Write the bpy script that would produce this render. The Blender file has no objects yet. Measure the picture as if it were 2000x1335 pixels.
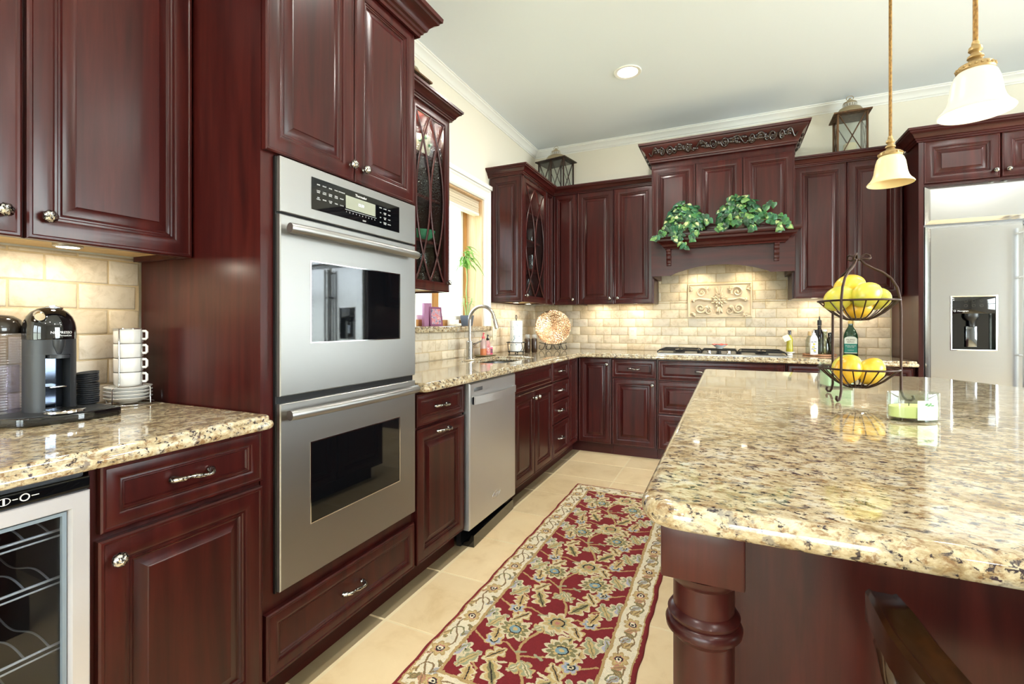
import bpy, bmesh, math, random
import numpy as np
from mathutils import Matrix, Vector
random.seed(7)
PI = math.pi
SC = bpy.context.scene
COL = SC.collection

# ------------------------------------------------------------------ camera, world, light, exposure
cd = bpy.data.cameras.new('camera'); cam = bpy.data.objects.new('camera', cd); COL.objects.link(cam)
cd.sensor_width = 36; cd.lens = 916.7 / 2000 * 36
cd.shift_y = -(667.5 - 631.0) / 2000
cd.clip_start = 0.02
cam.location = (0, 0, 1.18); cam.rotation_euler = (PI / 2, 0, math.radians(24.62))
SC.camera = cam
SC.view_settings.view_transform = 'Standard'; SC.view_settings.look = 'None'
SC.view_settings.exposure = 0.28; SC.view_settings.gamma = 1.0; SC.view_settings.use_curve_mapping = False
SC.cycles.use_denoising = True
SC.cycles.max_bounces = 10; SC.cycles.diffuse_bounces = 5; SC.cycles.glossy_bounces = 4
SC.cycles.transparent_max_bounces = 12; SC.cycles.sample_clamp_indirect = 6.0
SC.cycles.caustics_reflective = False; SC.cycles.caustics_refractive = False

W = bpy.data.worlds.new('world'); SC.world = W; W.use_nodes = True
_n = W.node_tree.nodes; _l = W.node_tree.links
_bg = _n['Background']; _bg.inputs['Strength'].default_value = 10.0
_tc = _n.new('ShaderNodeTexCoord'); _sx = _n.new('ShaderNodeSeparateXYZ'); _rp = _n.new('ShaderNodeValToRGB')
_l.new(_tc.outputs['Generated'], _sx.inputs[0]); _l.new(_sx.outputs['Z'], _rp.inputs[0]); _l.new(_rp.outputs[0], _bg.inputs['Color'])
_rp.color_ramp.elements[0].position = 0.0; _rp.color_ramp.elements[0].color = (.42, .50, .34, 1)
_rp.color_ramp.elements[1].position = 0.12; _rp.color_ramp.elements[1].color = (.78, .90, 1.0, 1)


def light(name, kind, loc, energy, color=(1, 1, 1), size=.1, size_y=None, aim=None, spot=None, blend=.5):
    d = bpy.data.lights.new(name, kind); d.energy = energy; d.color = color
    if kind == 'AREA':
        d.size = size
        if size_y: d.shape = 'RECTANGLE'; d.size_y = size_y
        else: d.shape = 'DISK'
    else:
        d.shadow_soft_size = size
    if kind == 'SPOT':
        d.spot_size = spot or 1.5; d.spot_blend = blend
    o = bpy.data.objects.new(name, d); COL.objects.link(o); o.location = loc
    if aim: o.rotation_euler = Vector(aim).to_track_quat('-Z', 'Y').to_euler()
    return o


CEIL = 3.035
XW, YW = -1.895, 4.74          # left wall, back wall
XR, YF = 3.9, -3.4             # right wall, wall behind the camera
XL, YB = -1.245, 4.165         # door fronts of the two base runs
XU, YU = -1.575, 4.42          # door fronts of the wall cabinets
DAY = (0.93, 0.97, 1.0); WARM = (1.0, 0.86, 0.66)
# daylight through the windows behind the camera and on the right
WIN_R = [(0.7, 2.95)]
WIN_F = [(-1.75, -.5), (-.3, .95)]
for a, b in WIN_R:
    light('daylight', 'AREA', (XR + .12, (a + b) / 2, 1.55), 200, DAY, b - a, 1.75, (-1, 0, 0))
for a, b in WIN_F:
    light('daylight', 'AREA', ((a + b) / 2, YF - .12, 1.35), 42, DAY, b - a, 2.0, (0, 1, 0))
CANS = [(-.667, 3.504), (1.9, 2.5), (-.667, 1.7), (3.0, 3.4), (-.667, -.2), (1.3, -.4), (2.7, .8), (-.667, -1.9), (1.3, -1.9)]
for x, y in CANS:
    light('can_lamp', 'AREA', (x, y, CEIL - .012), 13, (1, .96, .90), .13, None, (0, 0, -1))


# ------------------------------------------------------------------ materials
def lin(c):
    return tuple(((v / 255) / 12.92 if v / 255 <= .04045 else ((v / 255 + .055) / 1.055) ** 2.4) for v in c)


MATS = {}


def mat(name, color=(200, 200, 200), rough=.5, metal=0, **kw):
    if name in MATS: return MATS[name]
    m = bpy.data.materials.new(name); m.use_nodes = True
    p = m.node_tree.nodes['Principled BSDF']
    p.inputs['Base Color'].default_value = (*lin(color), 1)
    p.inputs['Roughness'].default_value = rough; p.inputs['Metallic'].default_value = metal
    for k, v in kw.items():
        p.inputs[k.replace('_', ' ')].default_value = v
    MATS[name] = m
    return m


class NT:
    """small helper round a material's node tree"""
    def __init__(s, m):
        s.t = m.node_tree; s.p = s.t.nodes['Principled BSDF']
    def n(s, typ, **kw):
        nd = s.t.nodes.new('ShaderNode' + typ)
        for k, v in kw.items():
            if hasattr(nd, k): setattr(nd, k, v)
            else: nd.inputs[k].default_value = v
        return nd
    def l(s, a, b): s.t.links.new(a, b)
    def coords(s, scale=(1, 1, 1), rot=(0, 0, 0), rnd=False, kind='Object'):
        tc = s.n('TexCoord'); mp = s.n('Mapping'); mp.inputs['Scale'].default_value = scale; mp.inputs['Rotation'].default_value = rot
        s.l(tc.outputs[kind], mp.inputs['Vector'])
        if rnd:
            oi = s.n('ObjectInfo'); ml = s.n('Math', operation='MULTIPLY'); ml.inputs[1].default_value = 37.0
            s.l(oi.outputs['Random'], ml.inputs[0]); s.l(ml.outputs[0], mp.inputs['Location'])
        return mp.outputs[0]
    def noise(s, vec, scale, detail=3, rough=.5, dist=0):
        nd = s.n('TexNoise'); nd.inputs['Scale'].default_value = scale; nd.inputs['Detail'].default_value = detail
        nd.inputs['Roughness'].default_value = rough; nd.inputs['Distortion'].default_value = dist
        s.l(vec, nd.inputs['Vector']); return nd.outputs['Fac']
    def ramp(s, fac, stops):
        r = s.n('ValToRGB'); e = r.color_ramp.elements
        while len(e) < len(stops): e.new(.5)
        for q, (ps, c) in zip(e, stops):
            q.position = ps; q.color = (*(lin(c) if max(c) > 1.001 else c), 1)
        s.l(fac, r.inputs[0]); return r.outputs[0]
    def mix(s, fac, a, b, mode='MIX'):
        m = s.n('Mix'); m.data_type = 'RGBA'; m.blend_type = mode
        if isinstance(fac, (int, float)): m.inputs[0].default_value = fac
        else: s.l(fac, m.inputs[0])
        for k, v in ((6, a), (7, b)):
            if isinstance(v, tuple): m.inputs[k].default_value = (*v, 1)
            else: s.l(v, m.inputs[k])
        return m.outputs[2]
    def bump(s, h, strength=.2, dist=.002):
        b = s.n('Bump'); b.inputs['Strength'].default_value = strength; b.inputs['Distance'].default_value = dist
        s.l(h, b.inputs['Height']); s.l(b.outputs[0], s.p.inputs['Normal'])


def wood(name, dark, midc, light_, rough=.28, coat=.09, scale=(14, 14, 1.1), rnd=True):
    m = mat(name, midc, rough, Coat_Weight=coat, Coat_Roughness=.20, Specular_IOR_Level=.28)
    t = NT(m); v = t.coords(scale, rnd=rnd)
    f = t.noise(v, 1.6, 5, .6, .6)
    c = t.ramp(f, [(.30, dark), (.52, midc), (.75, light_)])
    v2 = t.coords((60, 60, 2), rnd=rnd); g = t.noise(v2, 4, 2, .5)
    c = t.mix(t.ramp(g, [(.35, (0, 0, 0)), (.7, (.18, .18, .18))]), c, lin(dark))
    t.l(c, t.p.inputs['Base Color'])
    return m


CHERRY = wood('cherry_wood', (40, 11, 11), (60, 18, 16), (74, 26, 21))
CHERRYX = wood('cherry_wood_crosswise', (40, 11, 11), (60, 18, 16), (74, 26, 21), scale=(1.1, 14, 14))
MAPLE = wood('maple_ply', (214, 180, 128), (228, 198, 148), (236, 210, 165), .5, 0)
PINE = wood('pine_jamb', (204, 162, 118), (222, 186, 146), (234, 206, 174), .4, .1)
OAK = wood('oak_sash', (160, 112, 60), (182, 134, 78), (200, 152, 96), .45, .1)
LANTERNWOOD = wood('lantern_wood', (58, 38, 24), (96, 66, 42), (132, 98, 66), .6, 0, (30, 30, 3))
DARKWOOD = wood('stool_wood', (24, 11, 6), (44, 22, 10), (70, 38, 16), .18, .6)
WALLPAINT = mat('cream_paint', (232, 225, 210), .75)
GREYPAINT = mat('pale_grey_paint', (208, 211, 214), .75)
CEILPAINT = mat('white_ceiling_paint', (232, 238, 244), .8)
TRIMPAINT = mat('white_trim_paint', (240, 238, 234), .4)
BLACK = mat('black_plastic', (14, 14, 15), .35)
GLOSSBLACK = mat('gloss_black', (8, 8, 10), .05, Coat_Weight=.5, Coat_Roughness=.02)
MATTEBLACK = mat('matte_charcoal', (42, 44, 48), .42)
BLACKGLASS = mat('oven_glass', (8, 10, 13), .03, Specular_IOR_Level=.5)
CHROME = mat('chrome', (225, 226, 228), .08, 1)
WHITECER = mat('white_ceramic', (242, 241, 238), .12)
WHITEPLASTIC = mat('almond_plastic', (232, 222, 200), .4)
IRON = mat('bronze_iron', (58, 40, 32), .42, .7)
BLACKIRON = mat('black_iron', (26, 24, 24), .45, .5)
PAPER = mat('paper', (246, 246, 244), .85)
LABEL = mat('pale_label', (214, 238, 208), .5)
INK = mat('ink', (40, 40, 40), .6)
WHITEINK = mat('white_print', (230, 230, 232), .5)
GREYINK = mat('grey_print', (150, 152, 155), .45)
WAXG = mat('green_wax', (216, 214, 140), .5)
WAXM = mat('mint_wax', (200, 222, 180), .5)
WAXI = mat('ivory_wax', (240, 226, 190), .5)


def brushed(name, col, rough, horiz=True):
    m = mat(name, col, rough, 1)
    t = NT(m); v = t.coords((2, 2, 260) if horiz else (260, 260, 2))
    f = t.noise(v, 2.2, 2)
    mr = t.n('MapRange'); mr.inputs[3].default_value = rough - .03; mr.inputs[4].default_value = rough + .04
    t.l(f, mr.inputs[0]); t.l(mr.outputs[0], t.p.inputs['Roughness'])
    return m


STEEL = brushed('brushed_stainless', (166, 165, 163), .38)
STEELF = brushed('fridge_stainless', (206, 207, 209), .19)
STEELV = brushed('brushed_stainless_upright', (222, 222, 223), .44, False)
NICKEL = mat('brushed_nickel', (190, 188, 184), .25, 1)


def antique():
    m = mat('antique_pewter', (190, 188, 184), .26, 1)
    t = NT(m); f = t.noise(t.coords((90, 90, 90)), 2.0, 2)
    t.l(t.ramp(f, [(.40, (52, 48, 46)), (.52, (205, 203, 198))]), t.p.inputs['Base Color'])
    return m


PEWTER = antique()


def granite(name, scale=(1, 1.4, 1.3)):
    m = mat(name, (215, 195, 150), .07, Coat_Weight=.4, Coat_Roughness=.03)
    t = NT(m); v = t.coords(scale)
    base = t.ramp(t.noise(v, 19, 7, .74, .4), [(.30, (112, 92, 66)), (.42, (160, 140, 106)), (.54, (196, 182, 152)), (.70, (196, 194, 186))])
    brown = t.ramp(t.noise(v, 52, 6, .7, .3), [(.52, (0, 0, 0)), (.62, (.85, .85, .85))])
    c = t.mix(brown, base, lin((122, 88, 54)))
    grey = t.ramp(t.noise(v, 36, 5, .65, .2), [(.55, (0, 0, 0)), (.64, (.75, .75, .75))])
    c = t.mix(grey, c, lin((112, 106, 102)))
    dark = t.ramp(t.noise(v, 72, 5, .65, .5), [(.57, (0, 0, 0)), (.62, (1, 1, 1))])
    c = t.mix(dark, c, lin((50, 40, 44)))
    big = t.ramp(t.noise(v, 23, 4, .6, .8), [(.66, (0, 0, 0)), (.69, (1, 1, 1))])
    c = t.mix(big, c, lin((58, 44, 54)))
    t.l(c, t.p.inputs['Base Color'])
    return m


GRANITE = granite('granite')
GRANITEY = granite('granite_left_run', (1.25, 1, 1.2))


def stone(name, rough, bumpy, ns=16, base=None):
    m = mat(name, (220, 200, 160), rough)
    t = NT(m); at = t.n('Attribute'); at.attribute_name = 'tint'
    v = t.coords((1, 1, 1))
    f = t.noise(v, ns, 6, .65, .5)
    c = t.mix(1.0, at.outputs['Color'], t.ramp(f, [(.3, base or (.70, .64, .54)), (.5, (.95, .93, .90)), (.72, (1, 1, 1))]), 'MULTIPLY')
    t.l(c, t.p.inputs['Base Color'])
    t.bump(t.noise(v, ns * 3.5, 5, .7), bumpy, .003)
    return m


TRAV = stone('tumbled_travertine', .55, .35, 20)
FLOORTILE = stone('floor_travertine', .34, .05, 5, (.84, .78, .68))


def attr_mat(name, rough, attr='tint', bump=0, **kw):
    m = mat(name, (128, 128, 128), rough, **kw); t = NT(m)
    at = t.n('Attribute'); at.attribute_name = attr; t.l(at.outputs['Color'], t.p.inputs['Base Color'])
    if bump:
        t.bump(t.noise(t.coords((1, 1, 1)), 420, 2), bump, .004)
    return m


RUGM = attr_mat('wool_pile', .95, bump=.5)
LEAFM = attr_mat('ivy_leaf', .42)


def pane(name, tint=(1, 1, 1), rough=.02, ior=1.45, wavy=0, floor_=.04):
    """a thin sheet of glass: lets light straight through and mirrors more at grazing angles"""
    if name in MATS: return MATS[name]
    m = bpy.data.materials.new(name); m.use_nodes = True; t = m.node_tree; t.nodes.clear()
    out = t.nodes.new('ShaderNodeOutputMaterial'); mx = t.nodes.new('ShaderNodeMixShader')
    tr = t.nodes.new('ShaderNodeBsdfTransparent'); tr.inputs[0].default_value = (*tint, 1)
    gl = t.nodes.new('ShaderNodeBsdfGlossy'); gl.inputs['Roughness'].default_value = rough
    fr = t.nodes.new('ShaderNodeLayerWeight'); fr.inputs['Blend'].default_value = .5
    pw = t.nodes.new('ShaderNodeMath'); pw.operation = 'POWER'; pw.inputs[1].default_value = 4.0
    ma = t.nodes.new('ShaderNodeMath'); ma.operation = 'MULTIPLY_ADD'; ma.inputs[1].default_value = .75; ma.inputs[2].default_value = floor_ * (ior - 1) / .45
    t.links.new(fr.outputs['Facing'], pw.inputs[0]); t.links.new(pw.outputs[0], ma.inputs[0])
    t.links.new(ma.outputs[0], mx.inputs[0]); t.links.new(tr.outputs[0], mx.inputs[1]); t.links.new(gl.outputs[0], mx.inputs[2])
    t.links.new(mx.outputs[0], out.inputs[0])
    if wavy:
        tc = t.nodes.new('ShaderNodeTexCoord'); ns = t.nodes.new('ShaderNodeTexNoise'); ns.inputs['Scale'].default_value = 90; ns.inputs['Detail'].default_value = 1
        bp = t.nodes.new('ShaderNodeBump'); bp.inputs['Strength'].default_value = wavy; bp.inputs['Distance'].default_value = .004
        t.links.new(tc.outputs['Object'], ns.inputs['Vector']); t.links.new(ns.outputs['Fac'], bp.inputs['Height'])
        t.links.new(bp.outputs[0], gl.inputs['Normal']); t.links.new(bp.outputs[0], fr.inputs['Normal'])
    MATS[name] = m
    return m


GLASS = pane('clear_glass', (.95, .97, .97))
SEEDY = pane('seeded_glass', (.90, .92, .92), .05, 1.6, .8)
WINE_GLASS = pane('tinted_glass', (.80, .82, .85), .02, 1.5)
PALEGREEN = pane('pale_green_glass', (.94, .985, .965))
TEA = pane('dispenser_glass', (.80, .80, .88), .10, 1.45, 0, .16)


def emit(name, color, strength):
    m = mat(name, (255, 255, 255), .4)
    p = m.node_tree.nodes['Principled BSDF']
    p.inputs['Emission Color'].default_value = (*color, 1); p.inputs['Emission Strength'].default_value = strength
    return m


LAMPGLOW = emit('lamp_glow', (1, .9, .72), 14)


# ------------------------------------------------------------------ mesh builder
class B:
    def __init__(s):
        s.v = []; s.f = []; s.M = None
    def add(s, vs, fs):
        k = len(s.v)
        s.v += [tuple(s.M @ Vector(p)) for p in vs] if s.M else [tuple(p) for p in vs]
        s.f += [tuple(i + k for i in f) for f in fs]
        return s
    def box(s, x0, x1, y0, y1, z0, z1):
        return s.add([(x0, y0, z0), (x1, y0, z0), (x1, y1, z0), (x0, y1, z0), (x0, y0, z1), (x1, y0, z1), (x1, y1, z1), (x0, y1, z1)],
                     [(0, 3, 2, 1), (4, 5, 6, 7), (0, 1, 5, 4), (1, 2, 6, 5), (2, 3, 7, 6), (3, 0, 4, 7)])
    def prism(s, poly, a0, a1, axis='z'):
        n = len(poly)
        def p(q, a):
            return {'z': (q[0], q[1], a), 'y': (q[0], a, q[1]), 'x': (a, q[0], q[1])}[axis]
        vs = [p(q, a0) for q in poly] + [p(q, a1) for q in poly]
        fs = [tuple(range(n - 1, -1, -1)), tuple(range(n, 2 * n))] + [(i, (i + 1) % n, n + (i + 1) % n, n + i) for i in range(n)]
        return s.add(vs, fs)
    def lathe(s, prof, c=(0, 0, 0), n=28, axis='z', squash=(1, 1), closed=False):
        vs = []; fs = []; m = len(prof)
        for r, h in prof:
            for k in range(n):
                a = 2 * PI * k / n; u, w = r * math.cos(a) * squash[0], r * math.sin(a) * squash[1]
                q = {'z': (u, w, h), 'y': (u, h, w), 'x': (h, u, w)}[axis]
                vs.append((q[0] + c[0], q[1] + c[1], q[2] + c[2]))
        for i in range(m - 1 if not closed else m):
            for k in range(n):
                a, b2 = i * n + k, i * n + (k + 1) % n
                j = ((i + 1) % m) * n
                fs.append((a, b2, j + (k + 1) % n, j + k))
        if not closed:
            if prof[0][0] > 1e-6: fs.append(tuple(range(n - 1, -1, -1)))
            if prof[-1][0] > 1e-6: fs.append(tuple((m - 1) * n + k for k in range(n)))
        return s.add(vs, fs)
    def cyl(s, c, r, h0, h1, n=24, axis='z'):
        return s.lathe([(r, h0), (r, h1)], c, n, axis)
    def ball(s, c, rx, ry=None, rz=None, n=16, m=10, fn=None):
        ry = ry or rx; rz = rz or rx; vs = []; fs = []
        for i in range(m + 1):
            th = PI * i / m
            for k in range(n):
                a = 2 * PI * k / n
                q = 1 if fn is None else fn(th, a)
                vs.append((c[0] + rx * q * math.sin(th) * math.cos(a), c[1] + ry * q * math.sin(th) * math.sin(a), c[2] - rz * q * math.cos(th)))
        for i in range(m):
            for k in range(n):
                fs.append((i * n + k, i * n + (k + 1) % n, (i + 1) * n + (k + 1) % n, (i + 1) * n + k))
        return s.add(vs, fs)
    def tube(s, pts, r, n=8, closed=False, flat=1.0):
        pts = [Vector(p) for p in pts]; N = len(pts); rs = r if isinstance(r, (list, tuple)) else [r] * N
        vs = []; fs = []; up = None
        for i, p in enumerate(pts):
            if closed: t = pts[(i + 1) % N] - pts[i - 1]
            else: t = pts[min(i + 1, N - 1)] - pts[max(i - 1, 0)]
            if t.length < 1e-9: t = Vector((0, 0, 1))
            t.normalize()
            if up is None:
                up = t.orthogonal().normalized() if abs(t.z) > .9 else Vector((0, 0, 1))
            a = up - t * up.dot(t)
            if a.length < 1e-6: a = t.orthogonal()
            a.normalize(); b2 = t.cross(a); up = a
            for k in range(n):
                w = 2 * PI * k / n
                vs.append(tuple(p + a * math.cos(w) * rs[i] * flat + b2 * math.sin(w) * rs[i]))
        for i in range(N if closed else N - 1):
            for k in range(n):
                j = ((i + 1) % N) * n
                fs.append((i * n + k, i * n + (k + 1) % n, j + (k + 1) % n, j + k))
        if not closed:
            fs.append(tuple(range(n - 1, -1, -1))); fs.append(tuple((N - 1) * n + k for k in range(n)))
        return s.add(vs, fs)
    def sweep(s, prof, path, side=1, closed_prof=True, z0=0):
        """prof: list of (out, z); path: list of (x, y); side=+1 offsets to the right of the direction of travel"""
        N = len(path); P = [Vector(p) for p in path]; ofs = []
        for i in range(N):
            ds = []
            if i > 0: ds.append((P[i] - P[i - 1]).normalized())
            if i < N - 1: ds.append((P[i + 1] - P[i]).normalized())
            ns = [Vector((q.y, -q.x)) * side for q in ds]
            if len(ns) == 2:
                m = ns[0] + ns[1]; m = m / max(m.length_squared, 1e-6) * 2
            else: m = ns[0]
            ofs.append(m)
        n = len(prof); vs = []; fs = []
        for p, o in zip(P, ofs):
            for q, z in prof: vs.append((p.x + o.x * q, p.y + o.y * q, z + z0))
        for i in range(N - 1):
            for k in range(n if closed_prof else n - 1):
                fs.append((i * n + k, i * n + (k + 1) % n, (i + 1) * n + (k + 1) % n, (i + 1) * n + k))
        fs.append(tuple(range(n - 1, -1, -1))); fs.append(tuple((N - 1) * n + k for k in range(n)))
        return s.add(vs, fs)
    def rects(s, x0, x1, z0, z1, prof, y=0, back=True, cap=True):
        """nested rectangles: prof = list of (inset, y); mitred like a joined panel door"""
        vs = []; fs = []
        for q, d in prof:
            vs += [(x0 + q, y + d, z0 + q), (x1 - q, y + d, z0 + q), (x1 - q, y + d, z1 - q), (x0 + q, y + d, z1 - q)]
        for i in range(len(prof) - 1):
            for k in range(4):
                fs.append((i * 4 + k, i * 4 + (k + 1) % 4, i * 4 + 4 + (k + 1) % 4, i * 4 + 4 + k))
        e = (len(prof) - 1) * 4
        if cap: fs.append((e, e + 1, e + 2, e + 3))
        if back: fs.append((3, 2, 1, 0))
        return s.add(vs, fs)
    def build(s, name, m, parent=None, smooth=None, bevel=0, seg=2, loc=None, rot=None, recalc=True):
        me = bpy.data.meshes.new(name); me.from_pydata(s.v, [], s.f)
        bm = bmesh.new(); bm.from_mesh(me)
        bmesh.ops.remove_doubles(bm, verts=bm.verts, dist=1e-6)
        if recalc: bmesh.ops.recalc_face_normals(bm, faces=bm.faces)
        if bevel:
            es = [e for e in bm.edges if len(e.link_faces) == 2 and e.calc_face_angle(0) > .6]
            bmesh.ops.bevel(bm, geom=es, offset=bevel, segments=seg, affect='EDGES', profile=.5, clamp_overlap=True)
        bm.to_mesh(me); bm.free()
        if smooth is not None or bevel:
            me.polygons.foreach_set('use_smooth', [True] * len(me.polygons))
            me.set_sharp_from_angle(angle=math.radians(smooth if smooth else 40))
        me.materials.append(m)
        o = bpy.data.objects.new(name, me); COL.objects.link(o)
        if parent: o.parent = parent
        if loc: o.location = loc
        if rot: o.rotation_euler = rot
        return o


def tag(o, label, cat, group=None, kind=None):
    o['label'] = label; o['category'] = cat
    if group: o['group'] = group
    if kind: o['kind'] = kind
    return o


def thing(name, label, cat, loc=(0, 0, 0), rz=0, group=None):
    o = bpy.data.objects.new(name, None); COL.objects.link(o); o.empty_display_size = .1
    o.location = loc; o.rotation_euler = (0, 0, rz)
    return tag(o, label, cat, group)


def struct(o):
    o['kind'] = 'structure'; return o


def copy_tree(o, parent=None):
    c = o.copy(); COL.objects.link(c)
    if parent: c.parent = parent
    for ch in list(o.children): copy_tree(ch, c)
    return c


def text(name, body, size, M, m, parent=None, align='CENTER', extrude=.0004):
    cu = bpy.data.curves.new('t', 'FONT'); cu.body = body; cu.size = size; cu.extrude = extrude; cu.align_x = align; cu.align_y = 'CENTER'
    cu.resolution_u = 3
    tmp = bpy.data.objects.new('t', cu); COL.objects.link(tmp)
    dg = bpy.context.evaluated_depsgraph_get(); me = bpy.data.meshes.new_from_object(tmp.evaluated_get(dg))
    bpy.data.objects.remove(tmp); bpy.data.curves.remove(cu)
    me.transform(M); me.materials.clear(); me.materials.append(m); me.name = name
    o = bpy.data.objects.new(name, me); COL.objects.link(o)
    if parent: o.parent = parent
    return o


def FACE(x, y, z):       # text standing on a local front (facing -y)
    return Matrix.Translation((x, y, z)) @ Matrix.Rotation(PI / 2, 4, 'X')


def set_tint(o, cols):
    """one colour per face, kept as a face-corner colour attribute"""
    me = o.data; a = me.color_attributes.new('tint', 'FLOAT_COLOR', 'CORNER')
    buf = np.ones((len(me.loops), 4), np.float32)
    for p in me.polygons:
        buf[p.loop_start:p.loop_start + p.loop_total, :3] = cols[p.index]
    a.data.foreach_set('color', buf.ravel())


def arc(cx, cy, r, a0, a1, n):
    return [(cx + r * math.cos(a0 + (a1 - a0) * i / n), cy + r * math.sin(a0 + (a1 - a0) * i / n)) for i in range(n + 1)]


def slab(name, polys, z0, z1, round_, m, parent=None, shrink=0):
    """solid sheet from 2-D outlines (first outer, the rest holes) with rounded edges, by a filled curve turned into a mesh"""
    cu = bpy.data.curves.new('s', 'CURVE'); cu.dimensions = '2D'; cu.fill_mode = 'BOTH'
    r = min(round_, (z1 - z0) / 2 - .0005)
    cu.extrude = (z1 - z0) / 2 - r; cu.bevel_depth = r; cu.bevel_resolution = 4; cu.offset = -r - shrink
    for pl in polys:
        sp = cu.splines.new('POLY'); sp.points.add(len(pl) - 1); sp.use_cyclic_u = True
        for q, (x, y) in zip(sp.points, pl): q.co = (x, y, 0, 1)
    tmp = bpy.data.objects.new('s', cu); COL.objects.link(tmp)
    dg = bpy.context.evaluated_depsgraph_get(); me = bpy.data.meshes.new_from_object(tmp.evaluated_get(dg))
    bpy.data.objects.remove(tmp); bpy.data.curves.remove(cu)
    me.transform(Matrix.Translation((0, 0, (z0 + z1) / 2)))
    me.polygons.foreach_set('use_smooth', [True] * len(me.polygons)); me.set_sharp_from_angle(angle=math.radians(50))
    me.materials.clear(); me.materials.append(m); me.name = name
    o = bpy.data.objects.new(name, me); COL.objects.link(o)
    if parent: o.parent = parent
    return o


def fillet(pts, r, n=6):
    """round the corners of a polygon; r may be a list"""
    out = []; N = len(pts)
    for i, p in enumerate(pts):
        rr = r[i] if isinstance(r, (list, tuple)) else r
        P = Vector(p); a = Vector(pts[i - 1]) - P; b = Vector(pts[(i + 1) % N]) - P
        if rr <= 0: out.append(tuple(P)); continue
        an = a.angle(b); d = min(rr / math.tan(an / 2), a.length * .49, b.length * .49)
        A = P + a.normalized() * d; Bq = P + b.normalized() * d
        for k in range(n + 1):
            t = k / n; out.append(tuple((1 - t) ** 2 * A + 2 * t * (1 - t) * P + t ** 2 * Bq))
    return out

# ------------------------------------------------------------------ the room
WY0, WY1, WZ0, WZ1 = 2.57, 3.535, 1.157, 2.23      # window opening over the sink
b = B()
T = .32
TW_ = .205   # the outer wall is this thick at the sink window
b.box(XW - TW_, XW, YF - T, WY0, 0, CEIL); b.box(XW - TW_, XW, WY1, YW + T, 0, CEIL)
b.box(XW - TW_, XW, WY0, WY1, 0, WZ0 - .042); b.box(XW - TW_, XW, WY0, WY1, WZ1, CEIL)
wall_left = struct(b.build('wall_left', WALLPAINT))
wall_back = struct(B().box(XW, XR + T, YW, YW + T, 0, CEIL).build('wall_back', WALLPAINT))


def wall_with_windows(name, horiz, spans, z0, z1, lo, hi, a0, a1):
    b = B(); e = lo
    def add(u0, u1, w0, w1):
        if horiz: b.box(u0, u1, a0, a1, w0, w1)
        else: b.box(a0, a1, u0, u1, w0, w1)
    for s0, s1 in spans:
        add(e, s0, 0, CEIL); add(s0, s1, 0, z0); add(s0, s1, z1, CEIL); e = s1
    add(e, hi, 0, CEIL)
    return struct(b.build(name, GREYPAINT))


wall_with_windows('wall_right', False, WIN_R, .65, 2.45, YF - T, YW, XR, XR + T)
wall_with_windows('wall_front', True, WIN_F, .3, 2.4, XW, XR, YF - T, YF)
ceiling = struct(B().box(XW - T, XR + T, YF - T, YW + T, CEIL, CEIL + .1).build('ceiling', CEILPAINT))
for x, y in CANS[1:]:
    B().lathe([(.070, 0), (.098, 0), (.100, -.004), (.096, -.008), (.074, -.006)], (x, y, CEIL - .0005), 32, closed=True).build('downlight_trim', TRIMPAINT, ceiling, smooth=40)
wi = 2
for s0, s1 in WIN_R:
    b = B()
    for y in (s0 + .03, (s0 + s1) / 2, s1 - .03): b.box(XR - .01, XR + .06, y - .03, y + .03, .65, 2.45)
    for z in (.68, 1.6, 2.42): b.box(XR - .012, XR + .062, s0, s1, z - .03, z + .03)
    w = struct(b.build('window_%d' % wi, TRIMPAINT)); wi += 1
    B().box(XR + .02, XR + .026, s0, s1, .65, 2.45).build('pane', GLASS, w)
for s0, s1 in WIN_F:
    b = B()
    for x in (s0 + .03, (s0 + s1) / 2, s1 - .03): b.box(x - .03, x + .03, YF - .06, YF + .01, .3, 2.4)
    for z in (.33, 1.3, 2.37): b.box(s0, s1, YF - .062, YF + .012, z - .03, z + .03)
    w = struct(b.build('window_%d' % wi, TRIMPAINT)); wi += 1
    B().box(s0, s1, YF - .026, YF - .02, .3, 2.4).build('pane', GLASS, w)

# crown moulding at the ceiling
CP = [(0, -.075), (.006, -.075), (.008, -.066), (.016, -.060), (.022, -.044), (.036, -.028), (.048, -.020), (.050, -.010), (.058, -.008), (.058, 0), (0, 0)]
struct(B().sweep(CP, [(XW, YF), (XW, YW), (XR, YW)], 1, z0=CEIL - .0005).build('trim_1', TRIMPAINT, smooth=30))


def tiles(rows, gap, depth, cols_fn, place, chamfer=.004):
    """rows of rounded stone tiles; rows = list of (z0, z1, [(u0, u1), ...]); place(u, out, z) gives a point"""
    b = B(); tint = []
    for z0, z1, spans in rows:
        for u0, u1 in spans:
            a, c, e, f = u0 + gap / 2, u1 - gap / 2, z0 + gap / 2, z1 - gap / 2
            if c - a < .008 or f - e < .008: continue
            ch = chamfer; h = ch * .5
            vs = []
            for ins, d in ((0, .0), (0, depth - ch), (h * .6, depth - ch * .3), (ch, depth)):
                vs += [place(a + ins, d, e + ins), place(c - ins, d, e + ins), place(c - ins, d, f - ins), place(a + ins, d, f - ins)]
            fs = []
            for i in range(3):
                for k in range(4): fs.append((i * 4 + k, i * 4 + (k + 1) % 4, i * 4 + 4 + (k + 1) % 4, i * 4 + 4 + k))
            fs.append((12, 13, 14, 15))
            b.add(vs, fs); col = cols_fn()
            tint += [col] * len(fs)
    return b, tint


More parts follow.
